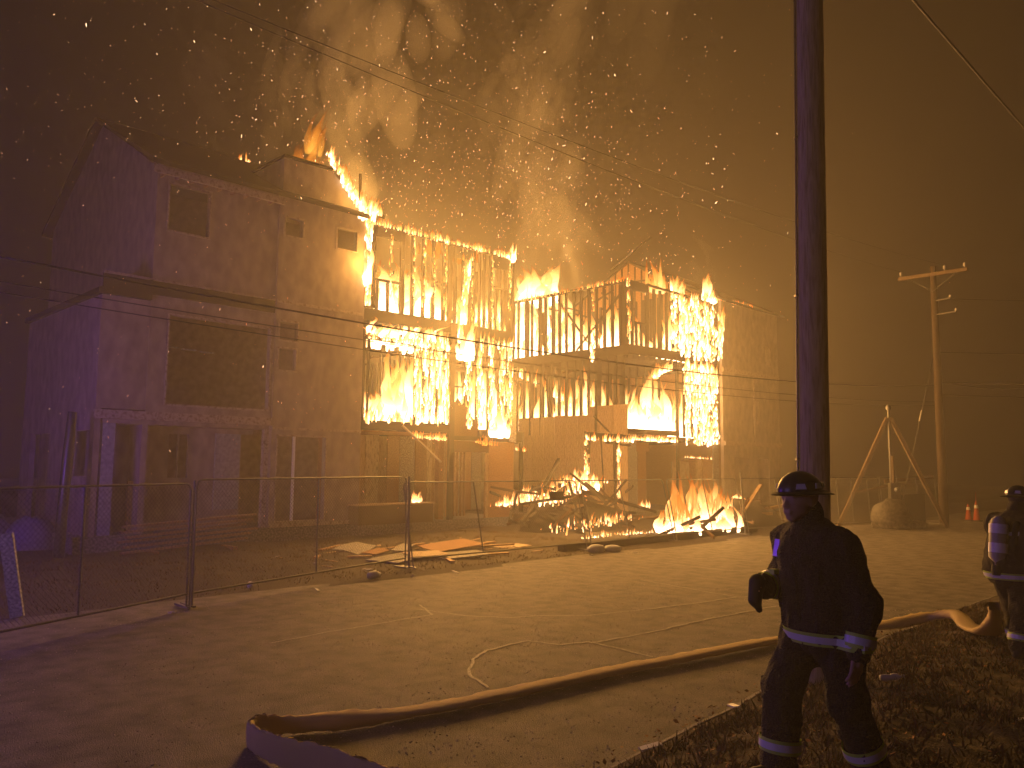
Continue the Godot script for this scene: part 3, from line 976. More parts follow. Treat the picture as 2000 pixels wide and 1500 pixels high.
func make_fires():
	var FC := Color(1.0, .715, .35)
	var b := MB.new()
	# left burning house, third storey
	body_of_fire(b, 15.0, 18.25, 21.7, 22.9, 7.15, 110, .9, 2.0, .16, .3)
	body_of_fire(b, 16.9, 17.9, 22.0, 23.0, 7.4, 16, 1.4, 2.3, .16, .26)
	body_of_fire(b, 15.0, 18.2, 24.6, 25.8, 8.0, 26, .8, 1.7, .2, .34)
	flame(b, "wide white flames behind the third storey studs of the left burning house")
	b = MB.new()
	body_of_fire(b, 14.9, 16.0, 22.2, 23.0, 7.6, 16, .7, 2.0, .09, .18, .42, Vector3.ZERO, .7)
	licks(b, P(14.9, 8.3, 22), P(16.4, 8.0, 22), 40, .2, .6, .06, .5)
	flame(b, "orange wisps in the third storey window opening next to the sheathed house")
	b = MB.new()
	body_of_fire(b, 19.2, 21.2, 21.7, 22.6, 7.2, 44, .5, 1.5, .1, .2)
	body_of_fire(b, 20.0, 21.2, 24.4, 25.6, 7.1, 10, 1.4, 2.4, .2, .3)
	licks(b, P(19.1, 7.2, 21.5), P(21.2, 7.2, 21.5), 40, .2, .7, .05)
	flame(b, "white flames low between the right studs of the left house's third storey")
	b = MB.new()
	licks(b, P(18.55, 6.6, 21.25), P(18.95, 9.3, 21.25), 70, .3, .8, .08)
	body_of_fire(b, 18.5, 19.0, 21.0, 21.2, 5.9, 14, .7, 1.6, .08, .15)
	flame(b, "flame running up the middle post of the left house between its storeys")
	b = MB.new()
	licks(b, P(14.62, 7.4, 21.2), P(14.62, 10.3, 21.2), 90, .2, .6, .07)
	body_of_fire(b, 14.55, 14.7, 21.1, 21.25, 7.9, 8, .8, 1.6, .08, .13)
	body_of_fire(b, 14.3, 14.8, 21.0, 21.3, 10.0, 10, .5, 1.1, .07, .12, .8)
	flame(b, "flame climbing the corner stud where the two houses meet")
	b = MB.new()
	licks(b, P(14.8, 10.05, 21.3), P(21.3, 10.1, 21.3), 130, .1, .35, .04, .6)
	licks(b, P(20.9, 10.1, 21.3), P(21.4, 10.1, 21.3), 24, .2, .6, .07, .9)
	for q in [15.6, 16.56, 17.0, 17.45, 17.93, 18.8, 19.2, 20.2, 21.1]:
		licks(b, P(q, 7.4, 21.3), P(q, 9.9, 21.3), 22, .08, .3, .03, .55, .05)
	flame(b, "small flames along the top plate and studs of the left house")
	b = MB.new()
	body_of_fire(b, 17.9, 20.6, 22.0, 23.0, 9.9, 60, .25, .95, .05, .13, .3, Vector3.ZERO, .3)
	flame(b, "thin orange flames over the roofless top of the left house", "", false)
	# rolling fire under the ceiling of the second storey
	b = MB.new()
	for k in 150:
		var at := P(14.7 + rng.randf() * 3.5, 6.25 + rng.randf() * .35, 21.3 + rng.randf() * 2.2)
		tongue(b, at, rng.randf_range(.2, .6), rng.randf_range(.06, .16), Vector3(rng.randf_range(-.3, .3), 0, .25), rng.randf_range(.6, 1.0))
	licks(b, P(14.7, 6.3, 21.3), P(18.2, 6.3, 21.3), 70, .1, .4, .05, .7)
	flame(b, "flames rolling under the second storey ceiling of the left house")
	b = MB.new()
	body_of_fire(b, 15.7, 16.75, 21.8, 22.8, 3.6, 30, .6, 1.3, .14, .26)
	body_of_fire(b, 16.2, 16.7, 21.9, 22.4, 4.3, 10, .8, 1.9, .1, .18, .7)
	licks(b, P(14.7, 3.65, 21.4), P(16.8, 3.65, 21.4), 40, .15, .5, .06)
	flame(b, "heap of white fire on the second storey floor of the left house")
	b = MB.new()
	for q in [16.76, 17.11, 17.41, 17.71, 18.04]:
		licks(b, P(q, 3.7, 21.3), P(q, 6.6, 21.3), 62, .12, .6, .045, .8, .09)
	body_of_fire(b, 16.8, 18.1, 21.8, 23.0, 3.6, 44, .8, 2.6, .1, .2)
	body_of_fire(b, 17.75, 18.15, 21.4, 22.2, 3.8, 16, 1.2, 2.6, .12, .2)
	flame(b, "burning studs right of the white heap on the left house's second storey")
	b = MB.new()
	for q in [19.05, 19.56, 20.13, 20.68, 21.08]:
		licks(b, P(q, 3.6, 21.25), P(q, 6.8, 21.25), 60, .12, .6, .045, .75, .1)
	body_of_fire(b, 19.0, 21.1, 21.7, 22.8, 3.6, 60, .8, 2.7, .1, .2)
	body_of_fire(b, 20.1, 21.1, 21.05, 21.25, 3.25, 14, .4, 1.3, .09, .16)
	flame(b, "burning bay at the right end of the left house's second storey")
	b = MB.new()
	body_of_fire(b, 18.5, 18.9, 21.7, 22.3, 3.8, 8, .9, 1.6, .1, .17)
	licks(b, P(18.7, 4.3, 21.3), P(18.9, 5.2, 21.3), 14, .1, .35, .05)
	flame(b, "flame inside the narrow window of the left house's second storey")
	b = MB.new()
	licks(b, P(16.7, 3.2, 21.4), P(18.2, 3.15, 21.4), 40, .08, .3, .04, .6)
	licks(b, P(19.3, 3.1, 21.25), P(20.4, 3.0, 21.25), 26, .08, .3, .035, .35)
	licks(b, P(15.1, 2.85, 23.2), P(15.3, 2.6, 23.2), 5, .06, .15, .03, .7)
	flame(b, "small drips of fire under the second storey floor of the left house")
	b = MB.new()
	body_of_fire(b, 16.35, 16.75, 20.8, 21.1, 1.02, 14, .12, .45, .025, .05, .8)
	flame(b, "little flame on the dark porch step of the left house")
	# roof line of the sheathed house
	b = MB.new()
	licks(b, P(13.05, 11.8, 21.2), P(14.15, 10.5, 21.2), 70, .15, .5, .07)
	licks(b, P(14.1, 10.5, 21.2), P(15.1, 10.35, 21.2), 34, .12, .5, .06, .8)
	flame(b, "line of fire down the sloped wall edge above the sheathed house")
	b = MB.new()
	body_of_fire(b, 12.8, 13.7, 22.4, 23.2, 11.4, 40, .4, 1.5, .05, .13, .5, Vector3(.2, 0, 0), .22)
	body_of_fire(b, 13.2, 13.7, 22.6, 23.0, 12.3, 18, .7, 1.9, .05, .12, .48, Vector3(.35, 0, 0), .25)
	flame(b, "tall thin orange flame above the sheathed house's dormer wall", "", false)
	b = MB.new()
	licks(b, P(12.3, 12.6, 25.6), P(12.7, 12.6, 25.6), 9, .15, .4, .06, .7)
	flame(b, "tiny flame on the ridge of the dark sheathed house")
	# right burning house
	b = MB.new()
	body_of_fire(b, 27.4, 29.2, 25.2, 28.5, 7.6, 46, 1.6, 4.0, .3, .5)
	body_of_fire(b, 27.6, 28.8, 25.6, 27.6, 10.0, 26, .8, 2.2, .22, .4, .9)
	flame(b, "big white blaze rising over the rear corner of the right house")
	b = MB.new()
	body_of_fire(b, 27.2, 28.0, 20.8, 27.2, 7.3, 80, .5, 2.2, .1, .24, 1.0)
	body_of_fire(b, 27.6, 33, 20.7, 22.4, 7.25, 40, .4, 1.8, .12, .24, .97)
	body_of_fire(b, 27.8, 33.4, 26.5, 28.5, 8.6, 30, .5, 1.6, .16, .3, .95)
	flame(b, "flames inside the third storey of the right house")
	b = MB.new()
	for q in [30.4, 30.9, 31.2, 31.5, 31.9, 32.2, 32.5, 32.9, 33.2, 33.6]:
		licks(b, P(q, 7.2, 20.2), P(q, 9.9, 20.2), 46, .15, .6, .07, .85, .14)
	body_of_fire(b, 30.8, 33.7, 20.6, 21.6, 7.15, 50, .8, 2.6, .14, .24)
	flame(b, "curtain of fire over the far end studs of the right house's third storey")
	b = MB.new()
	licks(b, P(33.9, 7.4, 20.0), P(34.1, 9.4, 20.0), 50, .3, .9, .1)
	flame(b, "flame hugging the outer corner at the far end of the right house")
	b = MB.new()
	licks(b, P(30.6, 10.2, 20.4), P(32.2, 10.3, 21), 40, .3, .8, .1)
	body_of_fire(b, 30.2, 31.0, 20.8, 21.6, 10.2, 26, .5, 1.8, .06, .15, .5, Vector3(-.1, 0, 0), .5)
	flame(b, "flame licking up from the top plate before the gable")
	b = MB.new()
	licks(b, P(33.0, 10.2, 20.3), P(34.2, 10.2, 20.3), 40, .2, .6, .09)
	body_of_fire(b, 33.4, 33.8, 20.2, 20.6, 10.2, 8, .8, 1.5, .1, .16, .8)
	licks(b, P(34.0, 10.3, 20.2), P(36.5, 10.2, 19.7), 18, .1, .25, .05, .5)
	flame(b, "flame on the roof corner at the far end of the right house")
	b = MB.new()
	licks(b, P(26.9, 10, 26.8), P(26.9, 10.05, 20.2), 70, .08, .25, .04, .5)
	for q in [26.2, 25.4, 24.6, 23.7, 22.0]:
		licks(b, P(26.9, 7.4, q), P(26.9, 9.9, q), 14, .08, .28, .035, .5, .05)
	licks(b, P(26.85, 6.8, 22.0), P(26.85, 7.5, 22.1), 16, .15, .5, .06)
	licks(b, P(27.0, 7.3, 20.2), P(27.0, 10.1, 20.2), 30, .1, .35, .05, .6)
	flame(b, "small flames on the side wall studs of the right house")
	b = MB.new()
	body_of_fire(b, 27.2, 30.6, 20.6, 22.0, 3.8, 90, .3, 1.6, .12, .22)
	body_of_fire(b, 27.9, 28.6, 20.8, 21.4, 3.9, 8, 1.0, 2.0, .1, .18)
	flame(b, "white fire along the second storey floor of the right house")
	b = MB.new()
	body_of_fire(b, 29.6, 30.65, 20.5, 21.6, 3.8, 30, 1.0, 3.0, .14, .26)
	licks(b, P(29.3, 6.2, 20.6), P(30.6, 6.7, 20.6), 40, .2, .6, .1)
	flame(b, "column of fire left of the post in the right house's second storey")
	b = MB.new()
	for q in [31.3, 31.9, 32.3, 32.7, 33.1, 33.6]:
		licks(b, P(q, 3.3, 20.15), P(q, 6.9, 20.15), 60, .15, .7, .075, .85, .13)
	body_of_fire(b, 31.4, 33.6, 20.5, 21.4, 3.6, 50, .8, 2.8, .13, .22)
	flame(b, "curtain of fire over the far end studs of the right house's second storey")
	b = MB.new()
	body_of_fire(b, 27.2, 28.2, 22.2, 27.0, 3.7, 100, 1.0, 2.9, .1, .24, 1.0)
	licks(b, P(27.3, 4.4, 22.3), P(27.3, 6.6, 26.8), 60, .3, .9, .06, .7)
	flame(b, "flames behind the second storey side wall of the right house")
	b = MB.new()
	licks(b, P(27.1, 3.4, 20.3), P(30.5, 3.4, 20.3), 110, .08, .28, .05, .8)
	licks(b, P(31, 2.7, 20.1), P(33, 2.65, 20.1), 24, .05, .15, .03, .7)
	licks(b, P(27.8, .55, 21.8), P(30.3, .5, 21.6), 60, .1, .35, .05, .7)
	flame(b, "small flames along the ground storey front of the right house")
	# ground fires
	b = MB.new()
	body_of_fire(b, 22.3, 25.9, 14.3, 15.9, .05, 70, .35, 1.0, .12, .26)
	body_of_fire(b, 23.0, 25.0, 14.5, 15.6, .2, 40, .9, 1.7, .12, .22, .9, Vector3(-.1, 0, 0), .9)
	body_of_fire(b, 22.6, 24.8, 14.7, 15.5, .5, 46, .6, 1.7, .05, .12, .42, Vector3(-.15, 0, 0), .45)
	licks(b, P(22.2, .6, 15), P(25.4, 1.0, 15), 120, .15, .6, .05, .5, .45)
	flame(b, "large bonfire of lumber behind the leaning fence by the road")
	b = MB.new()
	body_of_fire(b, 28.6, 31.4, 17.2, 17.8, .7, 26, .2, .5, .08, .15)
	flame(b, "low strip of flames beyond the bonfire beside the far debris")
	b = MB.new()
	licks(b, P(19.4, .9, 20), P(24.2, 1.6, 20.6), 110, .15, .5, .06, .8, .3)
	body_of_fire(b, 23.3, 24.4, 19.6, 20.4, 1.3, 22, .3, .9, .08, .16)
	licks(b, P(20.0, 1.0, 18.6), P(23.6, 1.7, 19.4), 150, .12, .5, .05, .8, .5)
	licks(b, P(21.6, .3, 18.8), P(24.3, .5, 19.4), 60, .1, .35, .05, .6, .3)
	flame(b, "flames over the heap of fallen beams between the two houses")
	b = MB.new()
	licks(b, P(19.6, .2, 17.4), P(23.4, .5, 17.8), 70, .06, .35, .04, .7, .7)
	licks(b, P(20.0, .1, 16.4), P(23, .1, 15.8), 30, .05, .2, .03, .8, .25)
	licks(b, P(17.2, .3, 14.5), P(22, .3, 14.5), 22, .04, .12, .025, .9, .05)
	flame(b, "scattered little flames on the ground before the heap of beams").set_meta("kind", "stuff")
	b = MB.new()
	licks(b, P(24.05, .6, 20.05), P(24.05, 3.5, 20.05), 60, .12, .4, .05, .7, .07)
	licks(b, P(24.0, 3.3, 19.9), P(26.8, 3.3, 19.9), 30, .1, .35, .05, .75, .06)
	licks(b, P(25.75, 3.0, 19.8), P(25.75, .8, 19.8), 30, .12, .4, .05, .7, .05)
	licks(b, P(23.6, 3.1, 24.6), P(25.2, 2.9, 24.4), 20, .1, .3, .05, .6)
	flame(b, "flames on the charred door frame before the boarded wall")
	# lights of the flames, one or more per large fire
	# the wide sheets of fire of each storey, as lights just in front of the burning walls; [u, h, v, turn (0 street, 1 side, 2 sky), width, height, energy]
	for q in [[17.9, 8.55, 21.1, 0, 6.2, 2.4, 120], [17.9, 5.2, 21.0, 0, 6.2, 2.8, 150], [30.4, 8.6, 19.95, 0, 6.2, 2.4, 66], [30.4, 5.2, 19.9, 0, 6.2, 2.8, 60],
		[28.2, 8.6, 24.0, 1, 6.4, 2.4, 30], [28.0, 5.4, 24.2, 1, 5.2, 2.6, 20], [18.0, 9.6, 24.2, 2, 6.0, 5.0, 80], [29.4, 9.6, 25.0, 2, 5.0, 6.0, 60]]:
		var l := AreaLight3D.new()
		l.name = numbered(self, "flame_sheet_glow")
		l.light_color = FC
		l.light_energy = q[6] * FIRE
		l.area_size = Vector2(q[4], q[5])
		l.area_range = 120.0
		l.shadow_enabled = true
		add_child(l)
		l.position = P(q[0], q[1], q[2])
		l.rotation = [Vector3(0, PI, 0), Vector3(0, PI / 2, 0), Vector3(PI / 2, 0, 0)][q[3]]
	for q in [[20.6, 4.4, 20.9, 5, .5], [33.0, 8.6, 19.9, 5, .7], [32.6, 5.2, 19.8, 5, .7], [28.4, 11.2, 26.0, 18, 1.0], [16.6, 10.8, 22.2, 12, .8],
		[24.0, 1.0, 14.9, 18, .8], [23.6, 1.8, 19.8, 6, .5], [14.3, 10.8, 20.9, 5, .5], [14.5, 8.6, 20.9, 4, .5], [18.75, 7.2, 20.9, 8, .5], [30.0, 1.0, 17.4, 3, .4], [21.3, .6, 17.0, 3, .4]]:
		glow("flame_glow", P(q[0], q[1], q[2]), q[3] * FIRE, q[4], FC)
	make_sparks()

const FIRE := 1.5

func make_sparks():
	var m := MB.new()
	var o := Vector3.ZERO
	m.tube([Vector3(0, -1, 0), Vector3(0, 0, 0), Vector3(0, 1, 0)], [.15, .5, .15], 4)
	var mm := MultiMesh.new()
	mm.transform_format = MultiMesh.TRANSFORM_3D
	mm.mesh = m.mesh()
	mm.mesh.surface_set_material(0, mats.ember)
	var list := []
	var g := RandomNumberGenerator.new()
	g.seed = 99
	var cols := []
	while list.size() < 5200:
		var k := g.randf()
		var u := 0.0
		var v := 0.0
		var h := 0.0
		if k < .72:   # thick in the smoke over the burning houses
			u = g.randfn(21, 5.5); v = g.randfn(22, 3.5); h = 9 + absf(g.randfn(0, 5.5))
		elif k < .95:   # blown to the left with the smoke
			u = g.randfn(13, 5); v = g.randfn(22, 4); h = g.randf_range(9, 22)
		else:
			u = g.randf_range(3, 14); v = g.randf_range(13, 22); h = g.randf_range(1, 12)
		if u + v < 12 or (h < 11 and v > 20 and u > 7) or h < .3:
			continue
		if k < .9 and wobble.get_noise_3d(u * .12, h * .1, v * .12) < g.randf_range(-.35, .3):
			continue
		var s := (.0056 + .010 * pow(g.randf(), 5)) * (u + v) / 34.0
		var e := .14 + .8 * pow(g.randf(), 2.6)
		cols.append(Color(e, e * lerpf(.6, 1, e), e * lerpf(.4, 1, e)))
		var bs := Basis.from_euler(Vector3(g.randfn(0, .5), g.randf() * TAU, g.randfn(0, .5))).scaled_local(Vector3(s, s * g.randf_range(.8, 4.0), s))
		list.append(Transform3D(bs, P(u, h, v)))
	mm.use_colors = true
	mm.instance_count = list.size()
	for k in list.size():
		mm.set_instance_transform(k, list[k])
		mm.set_instance_color(k, cols[k])
	var x := MultiMeshInstance3D.new()
	x.name = "fire_sparks"
	x.multimesh = mm
	add_child(x)
	x.set_meta("kind", "stuff")
	tag(x, "glowing sparks blown through the night air above the burning houses", "sparks")

func make_smoke():
	var g := RandomNumberGenerator.new()
	g.seed = 5
	var plumes := [
		["pale smoke column leaning over the roof where the two left houses meet", [P(15, 10.5, 24), P(15.2, 14, 23), P(14.2, 18, 22), P(14.0, 24, 21)], 1.4, 3.4, 210, .3],
		["broad smoke drifting up from the burning right house", [P(27, 11, 25), P(26, 14, 23.5), P(23.5, 18, 22), P(22, 25, 20)], 2.0, 4.6, 200, .19],
		["thin smoke trailing over the dark roof of the sheathed house", [P(13, 12.6, 25), P(10, 14.5, 24), P(8, 18, 23)], 1.2, 2.8, 44, .14],
		["grey smoke curling past the far end of the right house", [P(34.6, 7, 19.6), P(35.2, 9.5, 19.8), P(35.0, 11.5, 20.5), P(33, 14.5, 21)], .7, 1.4, 36, .4],
		["low smoke over the ground before the burning houses", [P(16, .8, 19.5), P(20, .8, 18.6), P(25, .9, 17.8)], 1.0, 1.3, 12, .06]]
	for q in plumes:
		var path: Array = q[1]
		var o := thing("smoke_plume", q[0], "smoke", path[0])
		o.set_meta("kind", "stuff")
		var clump := Vector3.ZERO
		var big := 1.0
		var turn := Vector3.ZERO
		for k in q[4]:
			var t: float = (k + g.randf()) / q[4] * (path.size() - 1)
			var i := mini(int(t), path.size() - 2)
			var at: Vector3 = path[i].lerp(path[i + 1], t - i)
			var r: float = lerpf(q[2], q[3], t / (path.size() - 1))
			if k % 9 == 0:   # the next billow
				clump = Vector3(g.randfn(0, .5), g.randfn(0, .4), g.randfn(0, .5)) * r
				big = g.randf_range(.5, 1.2)
				turn = Vector3(g.randf_range(-.6, .6), g.randf() * TAU, g.randf_range(-.6, .6))
			var f := FogVolume.new()
			f.name = numbered(o, "smoke_puff")
			f.shape = RenderingServer.FOG_VOLUME_SHAPE_ELLIPSOID
			var s: float = r * (.2 + .55 * pow(g.randf(), 1.5)) * big
			f.size = Vector3(s * g.randf_range(.45, 1.0), s * g.randf_range(1.3, 3.4), s * g.randf_range(.45, 1.0))
			var fm := FogMaterial.new()
			fm.density = q[5] * g.randf_range(.4, 1.4) * clampf(.9 / s, .2, .7)
			fm.albedo = Color(.9, .88, .84)
			f.material = fm
			o.add_child(f)
			f.position = at - path[0] + clump + Vector3(g.randfn(0, .26), g.randfn(0, .4), g.randfn(0, .26)) * r * big
			f.rotation = turn + Vector3(g.randfn(0, .25), g.randfn(0, .5), g.randfn(0, .25))

# ---------------------------------------------------------------- poles and wires
func wire(label: String, a: Vector3, c: Vector3, sag: float, r: float, group := ""):
	var p := []
	for k in 25:
		var t := k / 24.0
		p.append(a.lerp(c, t) - Vector3(0, sag * 4 * t * (1 - t), 0))
	var b := MB.new()
	b.tube(p, [r], 5)
	solo("overhead_wire", b, mats.cable, label, "wire", group)

func make_poles_and_wires():
	var o := thing("utility_pole", "thick near utility pole behind the walking firefighter", "utility pole", P(8.1, 0, 3.78))
	var b := MB.new()
	var p := []
	var r := []
	for k in 13:
		var t := k / 12.0
		p.append(P(8.15 - .08 * t, -.1 + 12.2 * t, 3.77 - .27 * t))
		r.append(.158 - .028 * t)
	b.tube(p, r, 18)
	part("pole", b, mats.pole_wood, o)
	b = MB.new()
	p = []
	for k in 13:
		var t := k / 12.0
		p.append(P(8.15 - .08 * t, -.1 + 12.2 * t, 3.77 - .27 * t) + Vector3(-.118, 0, -.118) * (1.0 - .17 * t) * 1.03)
	b.tube(p, [.014], 6)
	part("ground_wire", b, mats.galvanised, o)
	for k in 7:
		b = MB.new()
		var t := .06 + k * .14
		var q := P(8.15 - .08 * t, -.1 + 12.2 * t, 3.77 - .27 * t) + Vector3(-.118, 0, -.118) * (1.0 - .17 * t) * 1.06
		b.block(q, Vector3(.02, 0, -.02), Vector3(0, .012, 0), Vector3(.012, 0, .012))
		part("staple", b, mats.galvanised, o)
	o = thing("utility_pole", "far utility pole with a slanting crossarm at the right", "utility pole", P(36.6, 0, 11.25))
	b = MB.new()
	b.tube([P(36.6, -.1, 11.25), P(36.6, 5, 11.25), P(36.6, 10.85, 11.25)], [.19, .16, .12], 12)
	part("pole", b, mats.creosote_wood, o)
	b = MB.new()
	b.bx(36.4, 36.5, 10.42, 10.56, 9.88, 12.62)
	part("crossarm", b, mats.weathered_lumber, o)
	for v in [10.3, 12.2]:
		b = MB.new()
		b.bar(P(36.42, 10.42, v), P(36.45, 9.75, 11.25), .05, .02)
		part("arm_brace", b, mats.galvanised, o)
	for v in [9.98, 10.75, 12.5]:
		b = MB.new()
		b.lathe(P(36.45, 10.56, v), [[.02, 0], [.02, .08], [.07, .1], [.05, .16], [.06, .2], [.0, .24]], 10)
		part("insulator", b, mats.porcelain, o)
	for q in [[9.35, .55], [8.75, .75]]:
		b = MB.new()
		b.bar(P(36.5, q[0], 11.15), P(36.5, q[0] + .04, 11.15 - q[1]), .05, .05)
		part("bracket", b, mats.galvanised, o)
		b = MB.new()
		b.lathe(P(36.5, q[0] + .06, 11.15 - q[1]), [[.02, 0], [.055, .03], [.04, .1], [0, .13]], 8)
		part("insulator", b, mats.porcelain, o)
	wire("thick sagging cable crossing before both burning houses", P(-9, 5.65, 12.4), P(36.4, 5.75, 11.3), .98, .015)
	wire("upper of two thin cables sagging below the thick one", P(-9, 5.1, 12.2), P(36.4, 5.05, 11.3), .68, .008)
	wire("lower of two thin cables sagging below the thick one", P(-9, 5.05, 12.1), P(36.4, 4.9, 11.3), .78, .008)
	wire("high wire to the left end of the far crossarm, crossing the smoke", P(-9, 9.5, 11.4), P(36.45, 10.8, 12.5), .7, .007)
	wire("second high wire crossing the smoke toward the far crossarm", P(-9, 9.1, 11.2), P(36.45, 10.8, 10.75), .72, .007)
	wire("wire slanting down across the top right corner", P(7.95, 8.75, 3.6), P(60, 10.2, 3.6), .5, .018)
	wire("topmost wire leaving the far pole to the right", P(36.5, 9.35, 10.6), P(52, 9.9, -4), .25, .012)
	wire("middle wire leaving the far pole to the right", P(36.6, 7.15, 11.1), P(52, 7.6, -4), .2, .012)
	wire("thick bright cable leaving the far pole to the right", P(36.6, 5.85, 11.1), P(52, 6.3, -4), .15, .03)
	wire("faint lower cable leaving the far pole to the right", P(36.6, 5.35, 11.1), P(52, 5.5, -4), .2, .014)
	b = MB.new()
	p = []
	for k in 13:
		var t := k / 12.0
		p.append(P(36.9 + 3 * t, 5.83 + .05 * t - .22 * sin(PI * t), 10.85 - 2.9 * t))
	b.tube(p, [.014], 5)
	solo("cable_loop", b, mats.cable, "slack loop of cable hung under the bright cable right of the far pole", "cable")
	o = thing("guy_wire", "guy wire with a pale insulator slanting down left of the far pole", "guy wire", P(33.4, 0, 11.8))
	b = MB.new()
	b.rod(P(36.5, 7.4, 11.25), P(33.2, .1, 11.9), .011, 5)
	part("strand", b, mats.galvanised, o)
	b = MB.new()
	b.rod(P(36.5, 7.4, 11.25).lerp(P(33.2, .1, 11.9), .38), P(36.5, 7.4, 11.25).lerp(P(33.2, .1, 11.9), .44), .04, 8)
	part("insulator", b, mats.porcelain, o)

# ---------------------------------------------------------------- fences
func fence(label: String, a: Vector2, c: Vector2, lean: float, tall: float, legs: Array, ha := 0.0, hc := 0.0):
	var A := P(a.x, .07 + ha, a.y)
	var C := P(c.x, .07 + hc, c.y)
	var o := thing("chain_link_fence", label, "fence", (A + C) / 2, "temporary chain link fence panels along the road")
	var up := Vector3(0, sqrt(tall * tall - lean * lean), -lean)
	var along := (C - A)
	var L := along.length()
	var d := along / L
	var b := MB.new()
	var R := .1
	var pts := []
	for q in [[A + up * .08 + d * 0, 0], [A + up - d * 0 - up.normalized() * R, 0], [A + up - up.normalized() * R * .3 + d * R * .3, 0], [A + up + d * R, 0], [C + up - d * R, 0], [C + up - up.normalized() * R * .3 - d * R * .3, 0], [C + up - up.normalized() * R, 0], [C + up * .08, 0]]:
		pts.append(q[0])
	b.tube(pts, [.017], 7)
	b.rod(A + up * .08, C + up * .08, .019)
	part("frame", b, mats.galvanised, o)
	for t in legs:
		b = MB.new()
		b.rod(A + along * t + up * .08, A + along * t + up, .018)
		part("upright", b, mats.galvanised, o)
	b = MB.new()
	var s := .075
	var lo := .09
	var H := tall * .9
	var un := up.normalized()
	var n := int((L + H) / s)
	for sg in [1, -1]:
		for k in n:
			var x0 = k * s - (H if sg > 0 else 0.0)
			var y0 = 0.0
			var x1 = x0 + sg * H
			var y1 = H
			var xa := minf(x0, x1)
			if xa < 0:
				if sg > 0:
					y0 = -x0; x0 = 0
				else:
					y1 = x0; x1 = 0
			if maxf(x0, x1) > L:
				if sg > 0:
					y1 = L - x0 + y0; x1 = L
				else:
					y0 = x0 - L; x0 = L
			if absf(y1 - y0) < .05:
				continue
			var off: Vector3 = d.cross(un) * .004 * sg
			b.bar(A + d * x0 + un * (y0 + tall * .08) + off, A + d * x1 + un * (y1 + tall * .08) + off, .003, .003)
	part("chain_link_mesh", b, mats.galvanised, o).set_meta("kind", "stuff")
	for e in [A, C]:
		b = MB.new()
		b.bar(e + Vector3(0, -.05, .1), e + Vector3(0, -.05, -.4), .04, .03)
		b.rod(e + Vector3(0, -.04, 0), e + up * .1, .017)
		part("foot", b, mats.galvanised, o)

func make_fences():
	fence("chain link panel at the far left in violet light", Vector2(1.9, 11.0), Vector2(5.55, 12.7), 0.02, 1.86, [.5])
	fence("chain link panel with rounded corners before the sheathed house", Vector2(5.65, 12.72), Vector2(11.1, 14.36), .02, 1.92, [.5])
	fence("leaning chain link panel before the scattered boards", Vector2(11.2, 14.2), Vector2(17.0, 14.1), .42, 1.84, [.36])
	fence("leaning chain link panel with a dark plate before the heap of beams", Vector2(17.08, 14.0), Vector2(21.2, 14.15), .42, 1.84, [.44])
	fence("leaning chain link panel directly before the bonfire", Vector2(21.28, 14.1), Vector2(25.1, 13.9), .38, 1.84, [.5])
	fence("leaning chain link panel right of the bonfire", Vector2(25.2, 13.85), Vector2(29.2, 13.1), .3, 1.84, [.45])
	fence("chain link panel left of the mast with the slanting legs", Vector2(29.3, 13.05), Vector2(32.7, 12.3), .1, 1.84, [.25, .5, .8])
	fence("farthest chain link panel beside the far utility pole", Vector2(32.8, 12.25), Vector2(36.3, 11.35), .12, 1.84, [.3, .65])
	var b := MB.new()
	b.rod(P(11.16, 0, 14.3), P(11.14, 2.0, 14.33), .028, 10)
	solo("fence_post", b, mats.galvanised, "thick upright post between the rounded panel and the leaning panel", "post")
	b = MB.new()
	b.rod(P(25.14, 0, 13.95), P(25.14, 2.15, 14.1), .026, 10)
	solo("fence_post", b, mats.galvanised, "tall post sticking above the fence right of the bonfire", "post")
	b = MB.new()
	b.rod(P(5.6, 0, 12.7), P(5.6, 1.98, 12.7), .018, 10)
	solo("fence_post", b, mats.galvanised, "shiny post before the recessed porch of the sheathed house", "post")
	b = MB.new()
	b.rod(P(29.25, 0, 13.0), P(29.25, 2.1, 13.0), .032, 10)
	solo("fence_post", b, mats.reflective_white, "pale post just right of the walking firefighter's helmet", "post")
	var o := thing("sign_plate", "small dark plate wired to the leaning fence before the heap of beams", "plate", P(16.2, 1.5, 14.5))
	b = MB.new()
	b.bx(15.95, 16.5, 1.34, 1.58, 14.5, 14.51)
	part("plate", b, mats.dark_paint, o)
	for k in 2:
		b = MB.new()
		b.rod(P(16.0 + k * .45, 1.57, 14.495), P(16.0 + k * .45, 1.62, 14.48), .004, 4)
		part("tie", b, mats.galvanised, o)
	for q in [[16.95, 13.75, .2, "dark sandbag on the fence foot below the heap of beams"], [17.45, 13.6, .17, "second sandbag beside the fence foot near the road"]]:
		b = MB.new()
		b.blob(P(q[0], q[2] * .5 - .02, q[1]), Vector3(.3, q[2] * .62, .2), .22, wobble, 8, 14)
		solo("sandbag", b, mats.blue_wrap, q[3], "sandbag", "sandbags on the fence feet")

# ---------------------------------------------------------------- debris
func slab(m: Material, called: String, label: String, category: String, u: float, v: float, l: float, w: float, yaw: float, tilt: float, group: String, lift := .05, ragged := .2, thick := .018):
	var b := MB.new()
	var bs := Basis.from_euler(Vector3(tilt, yaw, tilt * .6))
	var poly := []
	for q in [[-1, -1], [-.1, -1], [1, -1], [1, .1], [1, 1], [.2, 1], [-1, 1], [-1, -.2]]:
		poly.append(P(u, lot_height(u, v) + lift, v) + bs * Vector3(q[0] * l / 2 * (1 - rng.randf() * ragged), 0, q[1] * w / 2 * (1 - rng.randf() * ragged)))
	b.prism(poly, bs * Vector3(0, -thick, 0))
	solo(called, b, m, label, category, group)

